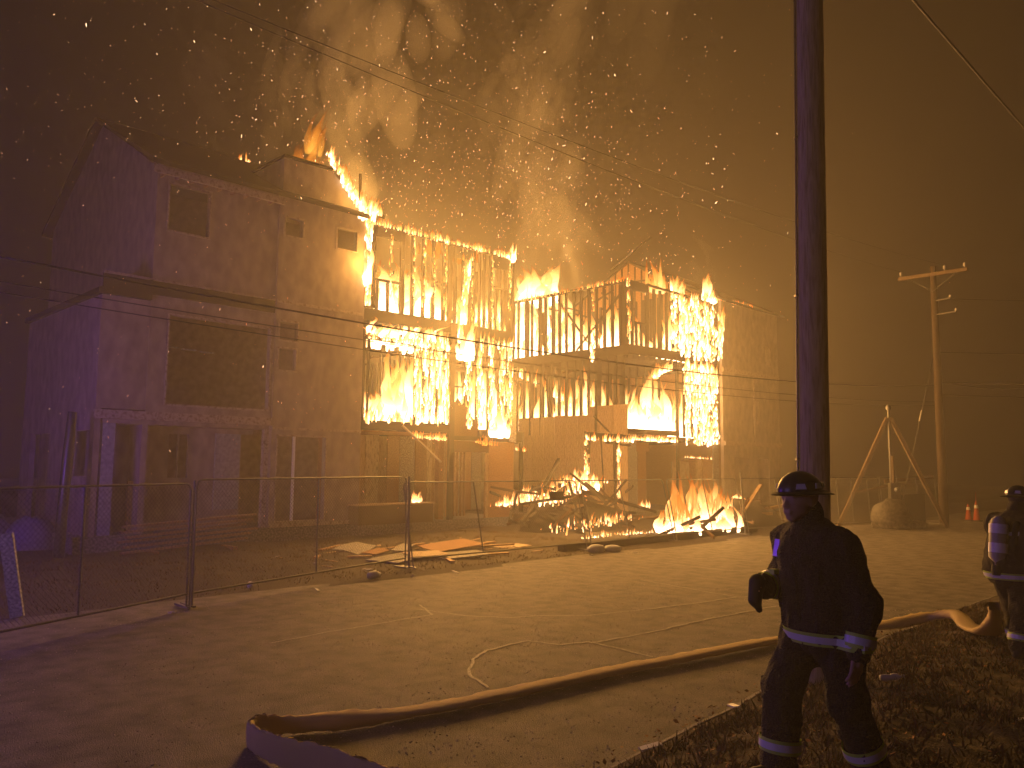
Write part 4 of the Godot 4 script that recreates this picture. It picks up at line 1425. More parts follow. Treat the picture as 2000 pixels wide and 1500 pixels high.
func make_debris():
	var g1 := "broken sheets scattered behind the fence"
	slab(mats.gypsum, "broken_sheet", "crumpled pale sheet at the left end of the scattered boards", "board", 12.1, 17.7, 1.5, .9, .5, .12, g1, .1, .35)
	slab(mats.gypsum, "broken_sheet", "large pale sheet lying at the foot of the thick fence post", "board", 11.9, 15.6, 1.7, .9, .35, .03, g1, .06)
	slab(mats.osb, "broken_sheet", "wide orange-lit sheet in the middle of the scattered boards", "board", 14.1, 16.3, 1.7, .9, .0, .1, g1, .14, .08)
	slab(mats.gypsum, "broken_sheet", "pale triangular sheet before the wide orange-lit one", "board", 13.3, 15.05, 1.5, .85, -.25, .08, g1, .1, .3)
	slab(mats.plywood, "broken_sheet", "pale sheet lying alone at the right end of the scattered boards", "board", 15.9, 15.85, 1.2, .6, .1, .04, g1)
	slab(mats.osb, "broken_sheet", "small orange sheet left of the thick fence post", "board", 12.0, 16.7, .8, .4, .4, .1, g1, .1)
	slab(mats.gypsum, "broken_sheet", "narrow pale sheet behind the thick fence post", "board", 13.0, 16.9, 1.4, .4, .7, .06, g1, .08)
	slab(mats.plywood, "broken_sheet", "pale sheet under the leaning fence leg beside the thick post", "board", 12.5, 15.4, 1.0, .8, -.4, .05, g1, .12)
	var g2 := "loose lumber scattered behind the fence"
	for q in [[11.9, 18.6, 1.1, .5, "short plank at the left end of the scattered boards"], [15.1, 15.95, 1.5, -.35, "long plank pointing right from the scattered boards"], [14.2, 15.0, 1.1, -.55, "plank slanting beside the triangular sheet"], [10.4, 16.8, .5, .9, "splinter of wood lying apart at the left"], [13.2, 17.3, 1.8, .1, "long thin plank behind the scattered boards"], [12.6, 14.6, .5, 1.1, "stub of wood at the fence foot"], [15.6, 16.6, .9, .15, "plank at the far right behind the boards"], [11.3, 16.4, .6, -.6, "small plank left of the crumpled sheet"]]:
		slab(mats.lumber, "loose_plank", q[4], "plank", q[0], q[1], q[2], .12, q[3], .04, g2, .07, .06, .04)
	for k in 40:
		var b := MB.new()
		var u := rng.randf_range(9.5, 16.5)
		var v := rng.randf_range(14.6, 18.8)
		var bs := Basis.from_euler(Vector3(rng.randf_range(-.3, .3), rng.randf() * TAU, rng.randf_range(-.3, .3)))
		b.block(P(u, lot_height(u, v) + .03, v), bs.x * rng.randf_range(.03, .16), bs.y * .008, bs.z * rng.randf_range(.015, .05))
		solo("wood_scrap", b, mats.litter_brown if k % 3 else mats.gypsum, "small scrap of board among the sheets behind the fence", "scrap", "scraps among the broken sheets")
	# fallen, burnt beams between the houses
	for q in [[P(19.6, .35, 19.0), P(23.6, 2.5, 21.0), .14, "long burnt beam slanting up to the right out of the heap"], [P(20.6, 1.5, 19.6), P(24.2, .5, 18.0), .14, "long burnt beam slanting down to the right across the heap"], [P(19.5, .5, 18.6), P(21.6, 1.5, 18.9), .16, "thick burnt beam at the left end of the heap"], [P(22.2, 1.6, 19.8), P(25.2, .6, 17.6), .1, "thin burnt beam sliding off the right side of the heap"]]:
		var b := MB.new()
		b.burnt(q[0], q[1], q[2], q[2] * 1.3, rng, .3, 14)
		solo("burnt_beam", b, mats.char, q[3], "beam", "burnt beams heaped between the houses")
	for k in 54:
		var b := MB.new()
		var a := P(rng.randf_range(19.6, 24.6), rng.randf_range(.05, 1.5), rng.randf_range(17.4, 20.4))
		var dir := Vector3(rng.randfn(0, 1), rng.randfn(0, .4), rng.randfn(0, .8)).normalized() * rng.randf_range(.5, 1.3)
		b.burnt(a - dir * .6, a + dir, .06, .1, rng, .35, 8)
		solo("burnt_beam", b, mats.char if k % 3 else mats.scorched, "shorter burnt timber tumbled in the heap between the houses", "beam", "burnt beams heaped between the houses")
	for k in 16:
		var b := MB.new()
		var a := P(rng.randf_range(22.2, 26.2), rng.randf_range(.1, .5), rng.randf_range(14.3, 16.0))
		var dir := Vector3(rng.randfn(0, 1), rng.randfn(0.1, .3), rng.randfn(0, .6)).normalized() * rng.randf_range(.5, 1.2)
		b.burnt(a - dir, a + dir, .07, .11, rng, .3, 8)
		solo("burnt_beam", b, mats.char if k % 2 else mats.scorched, "timber burning in the bonfire behind the fence", "beam", "timbers of the bonfire")
	for k in 18:
		var b := MB.new()
		var a := P(rng.randf_range(26.2, 30.6), rng.randf_range(.1, .8), rng.randf_range(14.6, 17.4))
		var dir := Vector3(rng.randfn(0, 1), rng.randfn(.05, .2), rng.randfn(0, .6)).normalized() * rng.randf_range(.5, 1.5)
		b.burnt(a - dir, a + dir, .08, .12, rng, .2, 8)
		solo("fallen_timber", b, mats.lumber if k % 3 == 0 else mats.scorched, "timber in the dark pile right of the bonfire", "beam", "timbers piled right of the bonfire")
	var b := MB.new()
	b.bar(P(26.0, .3, 14.8), P(28.6, 1.6, 15.2), .14, .05)
	solo("fallen_timber", b, mats.lumber, "pale plank slanting up right out of the dark pile", "plank", "timbers piled right of the bonfire")
	b = MB.new()
	b.blob(P(28.4, .1, 16.2), Vector3(2.4, .9, 1.3), .35, wobble, 12, 22)
	solo("rubble_heap", b, mats.dirt, "dark rubble heap under the timbers right of the bonfire", "rubble")
	b = MB.new()
	b.blob(P(22.2, .0, 18.9), Vector3(2.6, .75, 1.3), .4, wobble, 12, 22)
	solo("rubble_heap", b, mats.char, "charred rubble heap under the fallen beams", "rubble")
	b = MB.new()
	b.burnt(P(16.4, .06, 14.52), P(26.6, .12, 14.4), .24, .24, rng, .15, 26)
	solo("charred_timber", b, mats.char, "long charred timber lying on the ground behind the leaning fences", "beam")
	# the charred door frame before the boarded wall
	var o := thing("door_frame", "charred door frame standing before the boarded side wall", "door frame", P(25.2, 0, 20.0))
	beam(o, "post", P(24.1, .3, 20.0), P(24.15, 3.5, 20.0), .2, .16, .25)
	beam(o, "post", P(25.75, .3, 19.9), P(25.7, 3.3, 19.9), .1, .12, .35)
	beam(o, "lintel", P(24.0, 3.45, 19.98), P(26.9, 3.42, 20.1), .14, .3, .3)
	beam(o, "lintel", P(25.2, 3.2, 19.95), P(26.9, 3.12, 20.05), .1, .1, .4)
	beam(o, "hanging_lath", P(24.9, 3.3, 19.95), P(24.95, .6, 19.8), .05, .05, .5)
	beam(o, "leaning_lath", P(24.4, 4.2, 19.9), P(25.6, 3.5, 19.95), .05, .06, .3)
	b = MB.new()
	b.rod(P(16.0, 3.52, 21.0), P(17.15, 2.35, 20.4), .04, 8)
	solo("broken_pole", b, mats.pole_wood, "pole hanging slantwise under the left burning house's second floor", "pole")
	# charred porch roof between the houses
	o = thing("porch_remains", "charred porch roof edge right of the left burning house", "porch", P(23, 0, 24.6))
	beam(o, "beam", P(22.4, 3.55, 24.5), P(25.2, 3.5, 24.5), .16, .42, .2)
	beam(o, "post", P(25.1, .3, 24.5), P(25.1, 3.4, 24.5), .16, .16, .3)
	beam(o, "post", P(23.2, .3, 24.6), P(23.2, 3.4, 24.6), .14, .14, .3)
	for k in 5:
		var c := MB.new()
		c.bx(22.0 + k * .62, 22.6 + k * .62, .3, 3.3, 27.0, 27.04)
		part("wall_panel", c, mats.osb if k % 2 else mats.gypsum, o)

# ---------------------------------------------------------------- hose
func make_hose():
	# centre line, half height and half width of the section, sideways lean of its top
	var k := [[3.75, 0, 3.1, .09, .04, 0], [3.64, 0, 3.75, .1, .025, 0], [3.5, 0, 4.35, .11, .02, 0], [3.4, 0, 4.85, .115, .02, 0], [3.32, 0, 5.35, .12, .02, 0], [3.25, 0, 5.8, .115, .025, 0], [3.28, 0, 6.2, .11, .03, 0], [3.46, 0, 6.36, .1, .03, .1], [3.75, 0, 6.27, .075, .045, .2], [4.1, 0, 6.1, .07, .08, .25], [4.6, .01, 5.98, .04, .125, -.06], [5.2, .01, 5.84, .04, .125, -.06], [5.9, .01, 5.75, .04, .125, -.06], [6.5, .01, 5.68, .04, .125, -.06], [7.2, .01, 5.6, .04, .125, -.06], [8.0, .01, 5.46, .04, .125, -.06], [8.9, .01, 5.33, .04, .125, -.06], [9.85, .01, 5.16, .04, .125, -.06], [10.7, .0, 4.92, .04, .125, -.06], [11.4, .06, 4.55, .04, .125, -.06], [11.9, .1, 4.25, .05, .1, .3], [12.2, .17, 4.0, .055, .09, .2], [12.0, .27, 3.62, .06, .08, .1], [11.5, .24, 3.3, .04, .125, -.06], [10.9, .3, 3.0, .04, .125, -.06], [10.4, .42, 2.78, .04, .125, -.06], [10.0, .62, 2.62, .05, .065, 0], [9.86, .76, 2.58, .05, .055, 0]]
	var b := MB.new()
	var n := 260
	var S := 18
	var first := b.v.size()
	var cs := []
	for i in n:
		var t := float(i) / (n - 1) * (k.size() - 1)
		var j := mini(int(t), k.size() - 2)
		var f := t - j
		var q := []
		for c in 6:
			var p0: float = k[maxi(j - 1, 0)][c]
			var p1: float = k[j][c]
			var p2: float = k[j + 1][c]
			var p3: float = k[mini(j + 2, k.size() - 1)][c]
			q.append(p1 + .5 * f * (p2 - p0 + f * (2 * p0 - 5 * p1 + 4 * p2 - p3 + f * (3 * (p1 - p2) + p3 - p0))))
		cs.append(q)
	for i in n:
		var q: Array = cs[i]
		var q0: Array = cs[maxi(i - 1, 0)]
		var q1: Array = cs[mini(i + 1, n - 1)]
		var d := (P(q1[0], q1[1], q1[2]) - P(q0[0], q0[1], q0[2])).normalized()
		var x := d.cross(Vector3.UP).normalized()
		var y: Vector3 = (Vector3.UP + x * q[5]).normalized()
		x = d.cross(y).normalized()
		var hh: float = q[3] * (1 + .1 * wobble.get_noise_1d(i * .9))
		var o := P(q[0], q[1] + hh * .96, q[2])
		for s in S + 1:
			var a := TAU * s / S
			var rr := 1.0 + .2 * wobble.get_noise_2d(i * .3, (s % S) * 1.1) + .2 * wobble.get_noise_2d(i * .9, (s % S) * .7) - (.22 * smoothstep(.75, 1.0, sin((s % S) * TAU / S)) if i > 40 else 0.0)
			var ca := signf(cos(a)) * pow(absf(cos(a)), .75)
			var sa := signf(sin(a)) * pow(absf(sin(a)), .75)
			b.vert(o + (x * ca * q[4] + y * sa * hh) * rr, (x * cos(a) / maxf(q[4], .01) + y * sin(a) / hh).normalized(), Vector2(s, i))
	for i in n - 1:
		for s in S:
			var a := first + i * (S + 1) + s
			var c := a + S + 1
			for q in [a, a + 1, c, a + 1, c + 1, c]:
				b.ix.append(q)
	solo("fire_hose", b, mats.hose_jacket, "yellow canvas fire hose folded back on itself across the road", "hose")

# ---------------------------------------------------------------- roadside
func make_roadside_things():
	var b := MB.new()
	# mast with slanting legs
	var o := thing("power_mast", "temporary power mast held by two slanting legs behind the far fence", "mast", P(33, 0, 12))
	b = MB.new()
	b.rod(P(33, 0, 12), P(33, 4.65, 12), .05, 10)
	part("mast", b, mats.galvanised, o)
	b = MB.new()
	b.lathe(P(33, 4.55, 12), [[.055, 0], [.1, .04], [.1, .14], [.03, .22], [0, .23]], 10)
	part("weather_head", b, mats.galvanised, o)
	b = MB.new()
	b.bx(32.93, 33.09, 1.7, 2.75, 11.88, 11.95)
	part("sleeve_board", b, mats.weathered_lumber, o)
	for q in [[31.5, 13.5], [34.5, 10.5]]:
		b = MB.new()
		b.bar(P(q[0], 0, q[1]), P(33.0 + (q[0] - 33) * .03, 4.25, 12 + (q[1] - 12) * .03), .09, .14)
		part("leg", b, mats.weathered_lumber, o)
	b = MB.new()
	b.block(P(32.9, 1.35, 11.85), Vector3(.14, 0, .14), Vector3(0, .36, 0), Vector3(-.08, 0, .08))
	var box := part("meter_box", b, mats.galvanised, o)
	b = MB.new()
	b.lathe(P(32.84, 1.45, 11.76), [[.09, 0], [.09, .04], [.06, .07], [0, .075]], 14, Vector3(-.7, 0, .7))
	part("meter_dial", b, mats.reflective_white, box)
	b = MB.new()
	b.block(P(32.88, .78, 11.85), Vector3(.14, 0, .14), Vector3(0, .15, 0), Vector3(-.08, 0, .08))
	part("outlet_box", b, mats.galvanised, o)
	b = MB.new()
	b.bar(P(33.4, 1.75, 12.4), P(36.2, 1.95, 11.5), .05, .14)
	part("rail", b, mats.weathered_lumber, o)
	b = MB.new()
	b.bar(P(31.9, 1.35, 12.9), P(33.0, 1.6, 12.06), .04, .09)
	part("rail", b, mats.weathered_lumber, o)
	b = MB.new()
	b.blob(P(32.6, .3, 11.9), Vector3(.75, .75, .7), .3, wobble, 16, 24)
	solo("covered_pile", b, mats.tarp, "pale tarpaulin mound at the foot of the power mast", "tarpaulin")
	b = MB.new()
	b.blob(P(33.3, .05, 11.55), Vector3(1.3, .22, .55), .4, wobble, 12, 24)
	solo("rubble_heap", b, mats.tarp, "low heap of spoil along the foot of the tarpaulin mound", "rubble")
	b = MB.new()
	b.block(P(34.3, .65, 11.7), Vector3(.35, .02, .35), Vector3(0, .6, 0), Vector3(-.03, 0, .03))
	solo("dark_board", b, mats.dark_paint, "dark upright board right of the tarpaulin mound", "board")
	# cones
	for q in [[39.85, 11.25, .68, "short orange traffic cone beside the far pole"], [39.75, 10.9, .82, "taller orange traffic cone with a thin whip on top"]]:
		o = thing("traffic_cone", q[3], "cone", P(q[0], 0, q[1]), "traffic cones beyond the far pole")
		b = MB.new()
		b.bx(q[0] - .19, q[0] + .19, .0, .05, q[1] - .19, q[1] + .19)
		part("base", b, mats.rubber, o)
		b = MB.new()
		b.lathe(P(q[0], .05, q[1]), [[.15, 0], [.14, .03], [.045, q[2] - .05], [.03, q[2]], [0, q[2]]], 14)
		part("body", b, mats.cone_orange, o)
		b = MB.new()
		b.lathe(P(q[0], .05, q[1]), [[lerpf(.143, .048, .62), q[2] * .62], [lerpf(.143, .048, .8), q[2] * .8]], 14)
		part("reflective_collar", b, mats.reflective_white, o)
		if q[2] > .8:
			b = MB.new()
			b.rod(P(q[0], .85, q[1]), P(q[0] + .02, 1.25, q[1]), .012, 6)
			part("whip", b, mats.cone_orange, o)
	# left edge
	b = MB.new()
	b.bar(P(3.46, 0, 13.62), P(3.28, 1.2, 13.78), .2, .04, Vector3(.7, 0, -.7))
	solo("leaning_board", b, mats.painted_white, "white board leaning upright at the left edge behind the fence", "board")
	for q in [[P(5.0, 0, 24.2), Vector3(.95, .75, .5), "violet-lit wrapped bundle farthest left beside the end wall"], [P(6.1, 0, 23.4), Vector3(.55, .6, .5), "wrapped bundle right of the violet-lit one beside the end wall"]]:
		b = MB.new()
		b.blob(q[0] + Vector3(0, .25, 0), q[1], .25, wobble, 14, 22)
		solo("wrapped_bundle", b, mats.blue_wrap, q[2], "bundle", "wrapped bundles beside the end wall")
	b = MB.new()
	b.tube([P(6.1, 0, 21.0), P(6.12, 1.2, 21.0), P(6.18, 2.4, 21.05), P(6.22, 3.45, 21.05)], [.13, .12, .13, .1], 14)
	solo("drain_pipe", b, mats.drain_pipe, "dark tall pipe standing before the end wall at the left", "pipe")
	b = MB.new()
	b.bx(7.86, 7.98, 0, 1.78, 21.8, 21.88)
	solo("wooden_stake", b, mats.lumber, "wooden stake before the porch of the sheathed house", "stake")
	o = thing("lumber_stack", "stack of long planks before the recessed porch", "lumber", P(8.9, 0, 20.4))
	for k in 6:
		b = MB.new()
		b.bar(P(7.2 + .1 * (k % 2), .12 + k * .12, 20.2 + .12 * (k % 3)), P(10.4 + .15 * (k % 3), .3 + k * .12, 20.3 + .1 * (k % 2)), .16, .045)
		part("plank", b, mats.lumber, o)
	for u in [7.9, 9.9]:
		b = MB.new()
		b.bx(u, u + .12, 0, .12, 20.0, 20.7)
		part("bearer", b, mats.lumber, o)
	# litter
	o = thing("plastic_bottle", "crushed clear bottle lying on the grass right of the walking firefighter", "bottle", P(8.0, .27, 3.0))
	b = MB.new()
	b.lathe(P(7.93, .31, 3.05), [[.0, 0], [.03, .005], [.034, .05], [.026, .1], [.034, .14], [.03, .17], [.013, .2], [.013, .22], [0, .22]], 12, Vector3(.8, .05, .6).normalized())
	part("body", b, mats.litter_white, o)
	b = MB.new()
	b.lathe(P(7.93, .31, 3.05) + Vector3(.8, .05, .6).normalized() * .221, [[.0, 0], [.016, .001], [.016, .02], [0, .02]], 10, Vector3(.8, .05, .6).normalized())
	part("cap", b, mats.painted_white, o)
	b = MB.new()
	b.bar(P(7.0, .33, 1.95), P(7.45, .35, 1.7), .05, .012)
	b.bar(P(7.45, .35, 1.7), P(7.7, .34, 1.62), .04, .012)
	solo("peeled_stick", b, mats.litter_white, "pale split stick on the grass at the right edge", "stick")
	for q in [[5.39, 3.84, "white scrap on the kerb at the bottom"], [6.84, 3.95, "small pale scrap on the kerb left of the firefighter's leg"], [7.24, 13.9, "white crumpled cup on the road edge before the sheathed house"], [5.2, 12.4, "pale flattened wrapper on the road edge at the left"], [9.66, 13.5, "blue-lit plastic bag under the rounded fence panel"], [11.46, 13.1, "pale scrap on the road edge under the leaning fence"], [16.2, 13.3, "pale scrap by the sandbag at the road edge"], [17.5, 12.9, "pale strip on the road below the bonfire's fence"], [10.4, 13.2, "twig-like pale strip on the road edge near the thick post"], [8.0, 12.9, "thin pale strip on the road edge left of the bag"]]:
		b = MB.new()
		var y: float = 0.02 if q[1] > 5 else verge_height(q[0], minf(q[1], kerb_v(q[0]) - .02)) + .02
		if "plastic bag" in q[2] or "cup" in q[2]:
			b.blob(P(q[0], y + .05, q[1]), Vector3(.16, .08, .11) if "bag" in q[2] else Vector3(.06, .055, .05), .5, wobble, 10, 14)
		else:
			var bs := Basis.from_euler(Vector3(.1, rng.randf() * TAU, .15))
			b.block(P(q[0], y, q[1]), bs.x * .09, bs.y * .006, bs.z * .03)
		solo("litter", b, mats.blue_wrap if "bag" in q[2] else mats.litter_white, q[2], "litter", "litter along the road")

# ---------------------------------------------------------------- emergency vehicles standing outside the frame, whose lamps tint the left of the scene
func vehicle(label: String, at: Vector3, turn: float, L: float, H: float, W: float, cab: float, energy: float, lamp: Color):
	var o := thing("emergency_vehicle", label, "emergency vehicle", Vector3.ZERO)
	var prof := [[0.0, .45], [L, .45], [L, H * .55], [L - .1, H * .6], [L - cab * .35, H * .63], [L - cab * .62, H], [L - cab, H], [L - cab - .02, H * .93], [.05, H * .93], [0, H * .88]]
	var poly := []
	for q in prof:
		poly.append(Vector3(q[0] - L / 2, q[1], W / 2))
	var b := MB.new()
	b.prism(poly, Vector3(0, 0, -W))
	part("body", b, mats.truck_red, o)
	for s in [-1, 1]:
		b = MB.new()
		b.bx(L / 2 - cab * .95, L / 2 - cab * .62, H * .66, H * .9, s * W / 2 - .01, s * W / 2 + .01)
		part("side_window", b, mats.dark_paint, o)
		b = MB.new()
		b.bx(-L / 2 + .4, L / 2 - cab - .3, H * .5, H * .56, s * W / 2 - .008, s * W / 2 + .008)
		part("reflective_stripe", b, mats.reflective_white, o)
		for x in [-L * .3, L * .32]:
			b = MB.new()
			b.lathe(Vector3(x, .5, s * (W / 2 - .12)), [[.0, -.14], [.42, -.14], [.5, -.08], [.5, .08], [.42, .14], [0, .14]], 20, Vector3(0, 0, 1))
			var w := part("wheel", b, mats.rubber, o)
			b = MB.new()
			b.lathe(Vector3(x, .5, s * (W / 2 + .02)), [[0, -.01], [.26, -.01], [.26, .01], [.1, .03], [0, .03]], 14, Vector3(0, 0, s))
			part("rim", b, mats.steel, w)
		b = MB.new()
		b.lathe(Vector3(L / 2, .85, s * W * .36), [[0, 0], [.11, 0], [.1, .05], [0, .06]], 12, Vector3(1, 0, 0))
		part("headlight", b, mats.reflective_white, o)
		b = MB.new()
		b.bx(L / 2 - cab * .9, L / 2 - cab * .66, H + .02, H + .16, s * W * .36 - .22, s * W * .36 + .22)
		part("lamp_lens", b, mats.blue_lens, o)
	b = MB.new()
	b.bx(L / 2 - cab * .95, L / 2 - cab * .61, H + .001, H + .02, -W * .46, W * .46)
	part("lamp_bar", b, mats.steel, o)
	o.position = at
	o.rotation.y = turn
	for s in [-1, 1]:
		glow("beacon_glow", o.transform * Vector3(L / 2 - cab * .78, H + .3, s * W * .36), energy, .15, lamp)

func make_emergency_vehicles():
	vehicle("red fire engine with violet beacons standing left of the photographer", P(-8.5, 0, 8.2), .1, 7.5, 2.9, 2.4, 2.2, 8.0 * BLUE, Color(.7, .6, 1))
	vehicle("red rescue van with violet beacons beside the end wall, left of the view", P(-.8, 0, 17.2), -.35, 5.2, 2.1, 2.0, 1.9, 9.0 * BLUE, Color(.5, .24, 1))

const BLUE := 1.0

func make_grass():
	var m := MB.new()
	var w := .006
	m.quad(Vector3(-w, 0, 0), Vector3(w, 0, 0), Vector3(w * .7, .5, .06), Vector3(-w * .7, .5, .06))
	m.tri(Vector3(-w * .7, .5, .06), Vector3(w * .7, .5, .06), Vector3(0, 1, .3))
	var bm := m.mesh()
	bm.surface_set_material(0, mats.leaf)
	var g := RandomNumberGenerator.new()
	g.seed = 31
	var list := []
	var cols := []
	while list.size() < 52000:
		var near := list.size() < 38000
		var u := g.randf_range(2.2, 15) if near else g.randf_range(1, 19)
		var v := 0.0
		var h := 0.0
		if near:
			v = kerb_v(u) - .16 - pow(g.randf(), 1.2) * 5.5
			if u * .9 + v < 2.2:
				continue
			if wobble.get_noise_2d(u * 1.6, v * 1.6) < g.randf_range(-.55, .35):
				continue
			h = verge_height(u, v)
		else:
			v = g.randf_range(13.7, 20.5)
			if wobble.get_noise_2d(u * .9, v * .9 + 40) < g.randf_range(-.3, .5):
				continue
			h = lot_height(u, v)
		var t := g.randf_range(.35, 1.2)
		var flat := Basis.from_euler(Vector3(g.randfn(0, .55), g.randf() * TAU, g.randfn(0, .55)))
		list.append(Transform3D(flat.scaled_local(Vector3(g.randf_range(.7, 1.6), g.randf_range(.03, .11), .1 * t + .03)), P(u, h - .004, v)))
		var k := g.randf()
		cols.append(Color(.4, .55, .2).lerp(Color(1.0, .8, .45), k) * g.randf_range(.5, 1.1))
	var mm := MultiMesh.new()
	mm.transform_format = MultiMesh.TRANSFORM_3D
	mm.use_colors = true
	mm.mesh = bm
	mm.instance_count = list.size()
	for k in list.size():
		mm.set_instance_transform(k, list[k])
		mm.set_instance_color(k, cols[k])
	var x := MultiMeshInstance3D.new()
	x.name = "grass"
	x.multimesh = mm
	add_child(x)
	x.set_meta("kind", "stuff")
	tag(x, "sparse dry grass on the near verge and the building lot", "grass")
	# fallen leaves
	m = MB.new()
	m.quad(Vector3(-.5, 0, -.1), Vector3(0, .05, -.35), Vector3(.5, .12, 0), Vector3(0, .02, .3))
	bm = m.mesh()
	bm.surface_set_material(0, mats.leaf)
	mm = MultiMesh.new()
	mm.transform_format = MultiMesh.TRANSFORM_3D
	mm.use_colors = true
	mm.mesh = bm
	list = []
	for k in 2600:
		var u := g.randf_range(2.5, 14)
		var v := kerb_v(u) + .1 - pow(g.randf(), 1.4) * 5
		if u * .9 + v < 2.2:
			continue
		var s := g.randf_range(.02, .06)
		list.append(Transform3D(Basis.from_euler(Vector3(g.randfn(0, .4), g.randf() * TAU, g.randfn(0, .4))).scaled(Vector3(s, s, s)), P(u, verge_height(u, minf(v, kerb_v(u) - .08)) + .008, v)))
	mm.instance_count = list.size()
	for k in list.size():
		mm.set_instance_transform(k, list[k])
		mm.set_instance_color(k, Color(1.3, .85, .5) * g.randf_range(.4, 1.4))
	x = MultiMeshInstance3D.new()
	x.name = "fallen_leaves"
	x.multimesh = mm
	add_child(x)
	x.set_meta("kind", "stuff")
	tag(x, "dry fallen leaves strewn over the near verge", "leaves")

func make_gravel():   # loose chips on the near half of the road
	var m := MB.new()
	m.hexa([Vector3(-1, 0, .8), Vector3(.9, 0, 1), Vector3(1, 0, -.7), Vector3(-.7, 0, -1), Vector3(-.5, .9, .4), Vector3(.5, .8, .5), Vector3(.4, 1, -.4), Vector3(-.4, .8, -.5)])
	var bm := m.mesh()
	bm.surface_set_material(0, mats.gravel_chip)
	var g := RandomNumberGenerator.new()
	g.seed = 77
	var list := []
	var cols := []
	while list.size() < 16000:
		var u := g.randf_range(1.5, 14) if g.randf() < .8 else g.randf_range(1, 26)
		var v := kerb_v(u) + .03 + pow(g.randf(), 1.5) * 9.0
		if v > 13.4 or u + v < 5 or wobble.get_noise_2d(u * .9, v * .9) < g.randf_range(-.6, .4):
			continue
		var s := .003 + .0055 * pow(g.randf(), 2.5)
		list.append(Transform3D(Basis.from_euler(Vector3(g.randfn(0, .3), g.randf() * TAU, g.randfn(0, .3))).scaled(Vector3(s, s, s)), P(u, .004 + 0.02 * wobble.get_noise_2d(u * .2, v * .2) - 0.021, v)))
		cols.append(Color(1, .97, .92) * g.randf_range(.3, 1.5))
	var mm := MultiMesh.new()
	mm.transform_format = MultiMesh.TRANSFORM_3D
	mm.use_colors = true
	mm.mesh = bm
	mm.instance_count = list.size()
	for k in list.size():
		mm.set_instance_transform(k, list[k])
		mm.set_instance_color(k, cols[k])
	var x := MultiMeshInstance3D.new()
	x.name = "gravel"
	x.multimesh = mm
	add_child(x)
	x.set_meta("kind", "stuff")
	tag(x, "loose pale gravel chips scattered on the asphalt", "gravel")

# ---------------------------------------------------------------- people: smooth fields of tapered capsules, meshed as surface nets
func capsule(p: Vector3, q: Array) -> float:
	var a: Vector3 = q[0]
	var ab: Vector3 = q[1] - a
	var t := clampf((p - a).dot(ab) / maxf(ab.length_squared(), 1e-8), 0, 1)
	return (p - a - ab * t).length() - lerpf(q[2], q[3], t)

func field(p: Vector3, bones: Array, k: float) -> float:
	var d := 1e3
	for q in bones:
		var e := capsule(p, q)
		var h := maxf(k - absf(d - e), 0) / k
		d = minf(d, e) - h * h * k * .25
	return d

